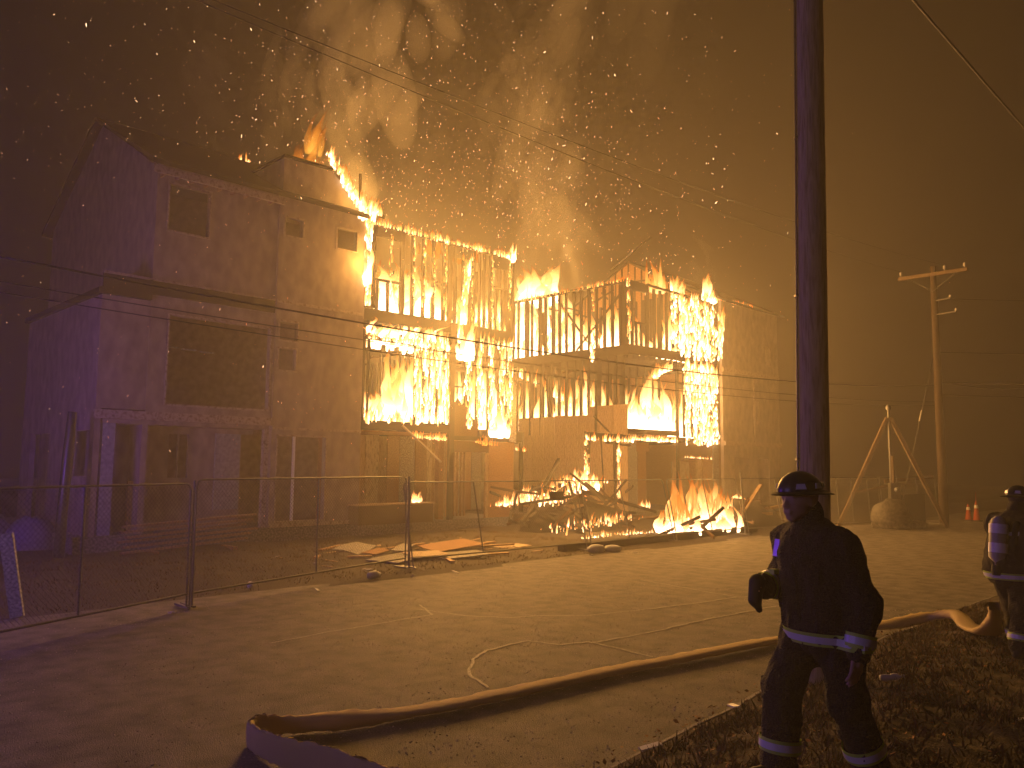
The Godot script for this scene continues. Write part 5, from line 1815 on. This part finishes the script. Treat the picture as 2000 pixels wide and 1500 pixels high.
func nets(b: MB, bones: Array, cell: float, k: float, xf: Transform3D, rough := 0.0):
	var lo := Vector3(1e3, 1e3, 1e3)
	var hi := -lo
	for q in bones:
		for e in 2:
			var r: Vector3 = Vector3.ONE * (q[2 + e] + k + cell * 3)
			lo = lo.min(q[e] - r); hi = hi.max(q[e] + r)
	var nx := int((hi.x - lo.x) / cell) + 2
	var ny := int((hi.y - lo.y) / cell) + 2
	var nz := int((hi.z - lo.z) / cell) + 2
	var f := PackedFloat32Array()
	f.resize(nx * ny * nz)
	f.fill(1e3)
	for q in bones:
		var m := maxf(q[2], q[3]) + k + cell * 2.5
		var l: Vector3 = ((q[0] as Vector3).min(q[1]) - Vector3.ONE * m - lo) / cell
		var u: Vector3 = ((q[0] as Vector3).max(q[1]) + Vector3.ONE * m - lo) / cell
		var a: Vector3 = q[0]
		var ab: Vector3 = q[1] - a
		var l2 := maxf(ab.length_squared(), 1e-8)
		var r0: float = q[2]
		var r1: float = q[3]
		for z in range(maxi(0, int(l.z)), mini(nz, int(u.z) + 2)):
			for y in range(maxi(0, int(l.y)), mini(ny, int(u.y) + 2)):
				for x in range(maxi(0, int(l.x)), mini(nx, int(u.x) + 2)):
					var p := lo + Vector3(x, y, z) * cell - a
					var t := clampf(p.dot(ab) / l2, 0, 1)
					var e := (p - ab * t).length() - r0 - (r1 - r0) * t
					var i := x + nx * (y + ny * z)
					var d := f[i]
					var h := maxf(k - absf(d - e), 0) / k
					f[i] = minf(d, e) - h * h * k * .25
	if rough > 0:
		for i in f.size():
			if absf(f[i]) < cell * 3:
				var p := lo + Vector3(i % nx, (i / nx) % ny, i / (nx * ny)) * cell
				f[i] += rough * (wobble.get_noise_3d(p.x * 9, p.y * 5, p.z * 9) + .5 * wobble.get_noise_3d(p.x * 20, p.y * 11, p.z * 20))
	var id := {}
	var sx := nx
	var sy := nx * ny
	var off := [0, 1, sx, sx + 1, sy, sy + 1, sy + sx, sy + sx + 1]
	for z in nz - 1:
		for y in ny - 1:
			for x in nx - 1:
				var i := x + sx * y + sy * z
				var c := f[i]
				if absf(c) > cell * 2.2:
					continue
				var neg := 0
				for o in off:
					if f[i + o] < 0:
						neg += 1
				if neg == 0 or neg == 8:
					continue
				var s := Vector3.ZERO
				var n := 0
				for e in [[0, 1], [2, 3], [4, 5], [6, 7], [0, 2], [1, 3], [4, 6], [5, 7], [0, 4], [1, 5], [2, 6], [3, 7]]:
					var p: float = f[i + off[e[0]]]
					var q: float = f[i + off[e[1]]]
					if (p < 0) != (q < 0):
						var t := p / (p - q)
						var v0 := Vector3(e[0] & 1, (e[0] >> 1) & 1, e[0] >> 2)
						var v1 := Vector3(e[1] & 1, (e[1] >> 1) & 1, e[1] >> 2)
						s += v0.lerp(v1, t)
						n += 1
				s /= n
				var gx := f[i + 1] - f[i] + f[i + sx + 1] - f[i + sx] + f[i + sy + 1] - f[i + sy] + f[i + sx + sy + 1] - f[i + sx + sy]
				var gy := f[i + sx] - f[i] + f[i + sx + 1] - f[i + 1] + f[i + sy + sx] - f[i + sy] + f[i + sx + sy + 1] - f[i + sy + 1]
				var gz := f[i + sy] - f[i] + f[i + sy + 1] - f[i + 1] + f[i + sy + sx] - f[i + sx] + f[i + sx + sy + 1] - f[i + sx + 1]
				id[i] = b.vert(xf * (lo + (Vector3(x, y, z) + s) * cell), (xf.basis * Vector3(gx, gy, gz)).normalized(), Vector2.ZERO)
	for i in id:
		for ax in [[1, sx, sy], [sx, sy, 1], [sy, 1, sx]]:
			var p: float = f[i]
			var q: float = f[i + ax[0]]
			if (p < 0) == (q < 0):
				continue
			var w := [i, i - ax[1], i - ax[1] - ax[2], i - ax[2]]
			if not (id.has(w[1]) and id.has(w[2]) and id.has(w[3])):
				continue
			var m := [id[w[0]], id[w[1]], id[w[2]], id[w[3]]]
			for r in ([0, 2, 1, 0, 3, 2] if p < 0 else [0, 1, 2, 0, 2, 3]):
				b.ix.append(m[r])

func band(b: MB, bones: Array, k: float, at: Vector3, axis: Vector3, half: float, lift: float, xf: Transform3D, reach := .4):   # a tape laid round a limb or a coat
	axis = axis.normalized()
	var x := axis.cross(Vector3.FORWARD if absf(axis.z) < .8 else Vector3.UP).normalized()
	var y := axis.cross(x)
	var S := 40
	var rings := []
	for e in [-1, 1]:
		for s in S:
			var d := x * cos(TAU * s / S) + y * sin(TAU * s / S)
			var o: Vector3 = at + axis * half * e
			var r0 := 0.0
			var r1 := reach
			for n in 14:   # where the cloth ends in that direction
				var m := (r0 + r1) / 2
				if field(o + d * m, bones, k) < 0:
					r0 = m
				else:
					r1 = m
			rings.append(o + d * (r0 + lift))
	for s in S:
		var t := (s + 1) % S
		var q := [xf * rings[s], xf * rings[t], xf * rings[S + t], xf * rings[S + s]]
		b.quad(q[0], q[1], q[2], q[3])

func patch(b: MB, bones: Array, k: float, xf: Transform3D, o: Vector3, out: Vector3, w: float, h: float, lift := .01):   # a pocket or badge sewn onto the cloth
	out = out.normalized()
	var x := Vector3.UP.cross(out).normalized()
	var y := out.cross(x)
	var pts := []
	for i in 6:
		for m in 6:
			var p := o + x * w * (m / 5.0 - .5) + y * h * (i / 5.0 - .5)
			var r0 := 0.0
			var r1 := .35
			for n in 13:
				var c := (r0 + r1) / 2
				if field(p + out * c, bones, k) < 0:
					r0 = c
				else:
					r1 = c
			pts.append(xf * (p + out * (r0 + (lift if i > 0 and i < 5 and m > 0 and m < 5 else -.01))))
	for i in 5:
		for m in 5:
			b.quad(pts[i * 6 + m], pts[i * 6 + m + 1], pts[i * 6 + m + 7], pts[i * 6 + m + 6])

func hand_bones(w: Vector3, fwd: Vector3, palm: Vector3, curl: float) -> Array:   # wrist, direction of the fingers, direction the palm faces
	fwd = fwd.normalized()
	var side := fwd.cross(palm).normalized()
	palm = side.cross(fwd).normalized()
	var r = [[w, w + fwd * .045, .026, .03]]
	for k in 4:
		var o := w + fwd * .03 + side * (.03 - k * .02)
		var kn: Vector3 = w + fwd * (.092 - .004 * absf(k - 1.2)) + side * (.034 - k * .022)
		r.append([o, kn, .015, .012])
		var l: float = [.04, .045, .042, .033][k]
		var d := fwd
		var p := kn
		for j in 3:
			d = (d * cos(curl) + palm * sin(curl)).normalized() if j == 0 else (d * cos(curl * 1.1) + (palm * d.dot(fwd) - fwd * d.dot(palm)).normalized() * sin(curl * 1.1)).normalized()
			r.append([p, p + d * l * [1.0, .65, .5][j], .0098 - .0008 * j, .009 - .0008 * j])
			p += d * l * [1.0, .65, .5][j]
	var t0 := w + fwd * .02 + side * .03
	var t1 := t0 + (fwd * .6 + side * .75 + palm * .35).normalized() * .045
	r.append([t0, t1, .016, .012])
	r.append([t1, t1 + (fwd * .85 + side * .2 + palm * .5).normalized() * .032, .011, .0095])
	return r

func moved(list: Array, xf: Transform3D) -> Array:
	var r := []
	for q in list:
		r.append([xf * (q[0] as Vector3), xf * (q[1] as Vector3), q[2], q[3]])
	return r

func firefighter(label: String, at: Vector3, facing: Vector3, j: Dictionary) -> Node3D:
	var z := facing.normalized()
	var xf := Transform3D(Basis(Vector3.UP.cross(z), Vector3.UP, z).scaled(Vector3.ONE), at)
	var o := thing("person", label, "person", at)
	var H: Transform3D = Transform3D(Basis.from_euler(Vector3(j.nod, j.look, 0)), j.head)   # head: x left, z forward
	var body := [[j.hip, j.belly, .14, .14], [j.belly, j.chest, .14, .15], [j.chest, j.neck, .13, .06], [j.neck, j.head + Vector3(0, -.08, 0), .058, .055]]
	var coat := [[j.hip + Vector3(0, -.06, 0), j.hip, .205, .2], [j.hip, j.belly, .2, .19], [j.belly, j.chest, .19, .19], [j.chest, j.neck + Vector3(0, -.02, 0), .17, .095]]
	for q in [-1, 1]:
		coat.append([j.hip + Vector3(q * .07, -.06, 0), j.chest + Vector3(q * .08, 0, 0), .15, .15])
	var legs := []
	var boots := []
	var hands := []
	for s in ["l", "r"]:
		body.append([j[s + "sh"], j[s + "el"], .055, .045]); body.append([j[s + "el"], j[s + "wr"], .045, .03])
		body.append([j[s + "hi"], j[s + "kn"], .085, .06]); body.append([j[s + "kn"], j[s + "an"], .06, .045])
		coat.append([j.chest + Vector3(0, .05, 0), j[s + "sh"], .14, .095])
		coat.append([j[s + "sh"], j[s + "el"], .095, .08])
		coat.append([j[s + "el"], j[s + "el"].lerp(j[s + "wr"], .93), .08, .068])
		legs.append([j[s + "hi"] + Vector3(0, .05, 0), j[s + "kn"], .135, .105]); legs.append([j[s + "kn"], j[s + "kn"].lerp(j[s + "an"], .95), .105, .105])
		var toe: Vector3 = j[s + "toe"]
		boots.append([j[s + "an"] + Vector3(0, .1, 0), j[s + "an"], .075, .07]); boots.append([j[s + "an"] + Vector3(0, -.035, 0), j[s + "an"] + toe * .17 + Vector3(0, -.05, 0), .06, .052])
		boots.append([j[s + "an"] + Vector3(0, -.05, 0) - toe * .05, j[s + "an"] + Vector3(0, -.05, 0), .05, .055])
		var hd: Vector3 = j[s + "hand"]
		hands.append(hand_bones(j[s + "wr"], hd, j[s + "palm"], j[s + "curl"]))
	legs.append([j.lhi, j.rhi, .15, .15])
	var head := moved([[Vector3(0, .02, -.015), Vector3(0, .03, -.02), .098, .098], [Vector3(0, .02, .02), Vector3(0, -.03, .035), .078, .07], [Vector3(0, -.06, .05), Vector3(0, -.085, .065), .045, .03], [Vector3(-.035, -.05, .02), Vector3(0, -.085, .06), .04, .03], [Vector3(.035, -.05, .02), Vector3(0, -.085, .06), .04, .03],
		[Vector3(0, .012, .095), Vector3(0, -.022, .117), .009, .013], [Vector3(-.012, -.028, .105), Vector3(.012, -.028, .105), .008, .008], [Vector3(-.036, .026, .082), Vector3(.036, .026, .082), .012, .012], [Vector3(-.018, -.056, .098), Vector3(.018, -.056, .098), .006, .006], [Vector3(-.016, -.066, .096), Vector3(.016, -.066, .096), .007, .007],
		[Vector3(-.078, .015, -.01), Vector3(-.082, -.02, -.012), .018, .012], [Vector3(.078, .015, -.01), Vector3(.082, -.02, -.012), .018, .012]], H)
	var b := MB.new()
	nets(b, body, .02, .05, xf)
	nets(b, head, .006, .018, xf)
	for q in hands:
		nets(b, q, .005, .008, xf)
	part("body", b, mats.glove if j.gloves else mats.skin, o)
	for s in [-1, 1]:
		b = MB.new()
		b.blob(xf * (H * Vector3(s * .032, .01, .078)), Vector3.ONE * .0125, 0, wobble, 8, 10)
		part("eye", b, mats.reflective_white, o)
	if j.gloves:   # bare face over the gloved body
		b = MB.new()
		nets(b, moved([[Vector3(0, .02, .022), Vector3(0, -.03, .037), .0785, .0705], [Vector3(0, -.06, .05), Vector3(0, -.085, .067), .046, .031], [Vector3(0, .012, .096), Vector3(0, -.022, .118), .0095, .0135]], H), .006, .02, xf)
		part("face", b, mats.skin, o)
	b = MB.new()
	nets(b, coat, .019, .07, xf, .022)
	var cm := part("turnout_coat", b, mats.bunker_cloth, o)
	b = MB.new()
	nets(b, legs, .019, .06, xf, .024)
	var tm := part("turnout_trousers", b, mats.bunker_cloth, o)
	b = MB.new()
	nets(b, boots, .014, .04, xf)
	part("boots", b, mats.rubber, o)
	b = MB.new()   # collar and hood round the neck
	nets(b, [[j.neck + Vector3(0, -.03, 0), j.neck + Vector3(0, .07, 0), .095, .085], [j.head + Vector3(0, -.05, -.06), j.neck, .075, .09]], .014, .04, xf, .008)
	part("hood", b, mats.bunker_cloth, o)
	for q in [[Vector3(.1, .97, 0), Vector3(.55, 0, 1), .16, .17, "pocket"], [Vector3(-.1, .97, 0), Vector3(-.55, 0, 1), .16, .17, "pocket"], [Vector3(.1, 1.03, 0), Vector3(.55, 0, 1), .18, .06, "pocket_flap"], [Vector3(-.1, 1.03, 0), Vector3(-.55, 0, 1), .18, .06, "pocket_flap"], [Vector3(.02, 1.13, .03), Vector3(0, 0, 1), .07, .5, "front_flap"], [Vector3(.1, 1.22, .04), Vector3(.3, 0, 1), .1, .12, "chest_pocket"], [Vector3(-.02, 1.3, 0), Vector3(0, 0, -1), .3, .05, "back_tape"]]:
		b = MB.new()
		patch(b, coat, .07, xf, q[0], q[1], q[2], q[3], .02 if q[4] == "pocket_flap" else .014)
		part(q[4], b, mats.silver_tape if q[4] == "back_tape" else mats.bunker_cloth, cm)
	# tapes: lime with a silver middle
	var tapes := [[coat, .07, j.hip + Vector3(0, -.11, 0), Vector3(0, 1, 0), .4, cm, true]]
	for s in ["l", "r"]:
		tapes.append([coat.filter(func(q): return q[0] == j[s + "el"] or q[1] == j[s + "el"]), .03, j[s + "el"].lerp(j[s + "wr"], .72), j[s + "wr"] - j[s + "el"], .2, cm, false])
		tapes.append([legs.filter(func(q): return q[0] == j[s + "kn"] or q[1] == j[s + "kn"]), .03, j[s + "kn"].lerp(j[s + "an"], .72), j[s + "an"] - j[s + "kn"], .25, tm, false])
	for q in tapes:
		b = MB.new()
		band(b, q[0], q[1], q[2], q[3], .038, .012, xf, q[4])
		part("lime_tape", b, mats.lime_tape, q[5])
		b = MB.new()
		band(b, q[0], q[1], q[2], q[3], .02, .016, xf, q[4])
		part("silver_tape", b, mats.silver_tape, q[5])
	# helmet: crown with ridges, wide brim longer behind, shield in front
	b = MB.new()
	var hx := xf * H
	var first := b.v.size()
	for i in 10:
		var a := i / 9.0 * PI / 2
		for s in 33:
			var t := TAU * s / 32
			var ridge := 1.0 + .025 * cos(t * 4) * sin(a)
			var p := Vector3(sin(t) * .118 * cos(a) * ridge, .055 + .118 * sin(a), cos(t) * .145 * cos(a) * ridge - .015)
			b.vert(hx * p, (hx.basis * Vector3(sin(t) * cos(a), sin(a), cos(t) * cos(a))).normalized())
	for i in 9:
		for s in 32:
			var a := first + i * 33 + s
			for q in [a, a + 33, a + 1, a + 1, a + 33, a + 34]:
				b.ix.append(q)
	var hm := part("helmet", b, mats.helmet_shell, o)
	b = MB.new()
	first = b.v.size()
	for e in [[1.0, .058, 1], [1.27, .045, 1], [1.29, .037, -1], [1.0, .046, -1]]:
		for s in 33:
			var t := TAU * s / 32
			var tail: float = 1.0 + (e[0] - 1.0) * (1.5 * maxf(0, -cos(t)) + .0)
			var rr: float = 1.0 + (e[0] - 1.0) * (1.0 + .9 * maxf(0, -cos(t)))
			b.vert(hx * Vector3(sin(t) * .116 * rr, e[1] - .02 * maxf(0, -cos(t)) * (e[0] - 1) / .4, cos(t) * .143 * rr - .015), hx.basis * Vector3(0, e[2], 0))
	for i in 3:
		for s in 32:
			var a := first + i * 33 + s
			for q in [a, a + 1, a + 33, a + 1, a + 34, a + 33]:
				b.ix.append(q)
	part("brim", b, mats.helmet_shell, hm)
	for s in [-1, 1]:
		for t in [.9, 1.75, 2.6]:
			var n := Vector3(sin(t) * s, 0, cos(t))
			var c := Vector3(n.x * .122, .085, n.z * .149 - .015)
			var tx := Vector3(n.z, 0, -n.x)
			b = MB.new()
			b.prism([hx * (c - tx * .03 + Vector3(0, -.013, 0)), hx * (c + tx * .03 + Vector3(0, -.013, 0)), hx * (c + tx * .022 + Vector3(0, .018, 0) - n * .004), hx * (c - tx * .022 + Vector3(0, .018, 0) - n * .004)], hx.basis * (-n * .006))
			part("reflective_mark", b, mats.silver_tape, hm)
	o.set_meta("xf", xf)
	return o

func make_people():
	var a := {
		"hip": Vector3(0, .98, 0), "belly": Vector3(0, 1.12, .01), "chest": Vector3(0, 1.33, .06), "neck": Vector3(0, 1.49, .1), "head": Vector3(0, 1.65, .16), "nod": .05, "look": .1, "gloves": false,
		"lsh": Vector3(.2, 1.38, .04), "lel": Vector3(.29, 1.08, -.03), "lwr": Vector3(.29, .81, .03), "lhand": Vector3(-.05, -1, .2), "lpalm": Vector3(-1, 0, .1), "lcurl": .22,
		"rsh": Vector3(-.2, 1.39, .06), "rel": Vector3(-.3, 1.15, .02), "rwr": Vector3(-.22, 1.12, .27), "rhand": Vector3(.25, .15, 1), "rpalm": Vector3(.8, -.4, 0), "rcurl": .95,
		"lhi": Vector3(.1, .93, 0), "lkn": Vector3(.12, .52, -.04), "lan": Vector3(.12, .13, -.2), "ltoe": Vector3(.15, -.1, 1),
		"rhi": Vector3(-.1, .93, 0), "rkn": Vector3(-.11, .56, .22), "ran": Vector3(-.11, .12, .26), "rtoe": Vector3(-.12, 0, 1)}
	var o := firefighter("firefighter in dark turnout gear walking left before the near utility pole", P(4.77, .41, 2.15), Vector3(-.92, 0, -.39), a)
	var xf: Transform3D = o.get_meta("xf")
	var b := MB.new()
	nets(b, [[Vector3(-.17, 1.16, .34), Vector3(-.17, 1.06, .36), .05, .04], [Vector3(-.17, 1.06, .36), Vector3(-.17, 1.0, .33), .03, .02]], .01, .02, xf)
	part("breathing_mask", b, mats.rubber, o)
	b = MB.new()
	b.block(xf * Vector3(-.13, 1.36, .2), xf.basis * Vector3(.03, 0, 0), xf.basis * Vector3(0, .05, -.01), xf.basis * Vector3(0, .004, .02))
	part("radio", b, mats.steel, o)
	b = MB.new()
	b.block(xf * Vector3(-.16, 1.22, .22), xf.basis * Vector3(.022, 0, 0), xf.basis * Vector3(0, .014, 0), xf.basis * Vector3(0, 0, .02))
	part("buckle", b, mats.lime_tape, o)
	a = {
		"hip": Vector3(0, .97, -.02), "belly": Vector3(0, 1.11, .02), "chest": Vector3(0, 1.31, .1), "neck": Vector3(0, 1.47, .17), "head": Vector3(0, 1.63, .24), "nod": .12, "look": .0, "gloves": true,
		"lsh": Vector3(.2, 1.39, .12), "lel": Vector3(.27, 1.13, .22), "lwr": Vector3(.16, 1.0, .42), "lhand": Vector3(-.3, 0, 1), "lpalm": Vector3(0, -1, 0), "lcurl": .9,
		"rsh": Vector3(-.2, 1.39, .08), "rel": Vector3(-.3, 1.12, -.04), "rwr": Vector3(-.27, .86, -.06), "rhand": Vector3(0, -1, -.1), "rpalm": Vector3(.2, 0, -1), "rcurl": 1.05,
		"lhi": Vector3(.1, .92, -.02), "lkn": Vector3(.12, .54, .22), "lan": Vector3(.12, .13, .3), "ltoe": Vector3(0, 0, 1),
		"rhi": Vector3(-.1, .92, -.02), "rkn": Vector3(-.12, .53, -.02), "ran": Vector3(-.12, .13, -.1), "rtoe": Vector3(0, 0, 1)}
	o = firefighter("firefighter with an air cylinder on the back pulling the hose at the right edge", P(9.93, .28, 2.43), Vector3(.955, 0, .3), a)
	xf = o.get_meta("xf")
	b = MB.new()
	b.lathe(xf * Vector3(0, 1.0, -.2), [[0, -.03], [.04, -.03], [.04, .0], [.088, .05], [.09, .38], [.07, .45], [.03, .48], [0, .48]], 18, (xf.basis * Vector3(0, 1, .12)).normalized())
	var cy := part("air_cylinder", b, mats.cylinder_paint, o)
	for q in [.1, .3]:
		b = MB.new()
		b.lathe(xf * Vector3(0, 1.0, -.2), [[.0925, q], [.0925, q + .1]], 18, (xf.basis * Vector3(0, 1, .12)).normalized())
		part("reflective_band", b, mats.silver_tape, cy)
	b = MB.new()
	b.lathe(xf * Vector3(0, .93, -.22), [[0, -.06], [.05, -.06], [.06, -.02], [.05, .04], [0, .05]], 12)
	part("valve", b, mats.rubber, cy)
	b = MB.new()
	nets(b, [[Vector3(-.12, 1.02, -.15), Vector3(-.12, 1.4, -.06), .03, .03], [Vector3(.12, 1.02, -.15), Vector3(.12, 1.4, -.06), .03, .03], [Vector3(-.12, 1.2, -.11), Vector3(.12, 1.2, -.11), .03, .03], [Vector3(-.13, 1.4, -.06), Vector3(-.14, 1.45, .15), .025, .025], [Vector3(.13, 1.4, -.06), Vector3(.14, 1.45, .15), .025, .025]], .014, .03, xf)
	part("pack_frame", b, mats.rubber, o)
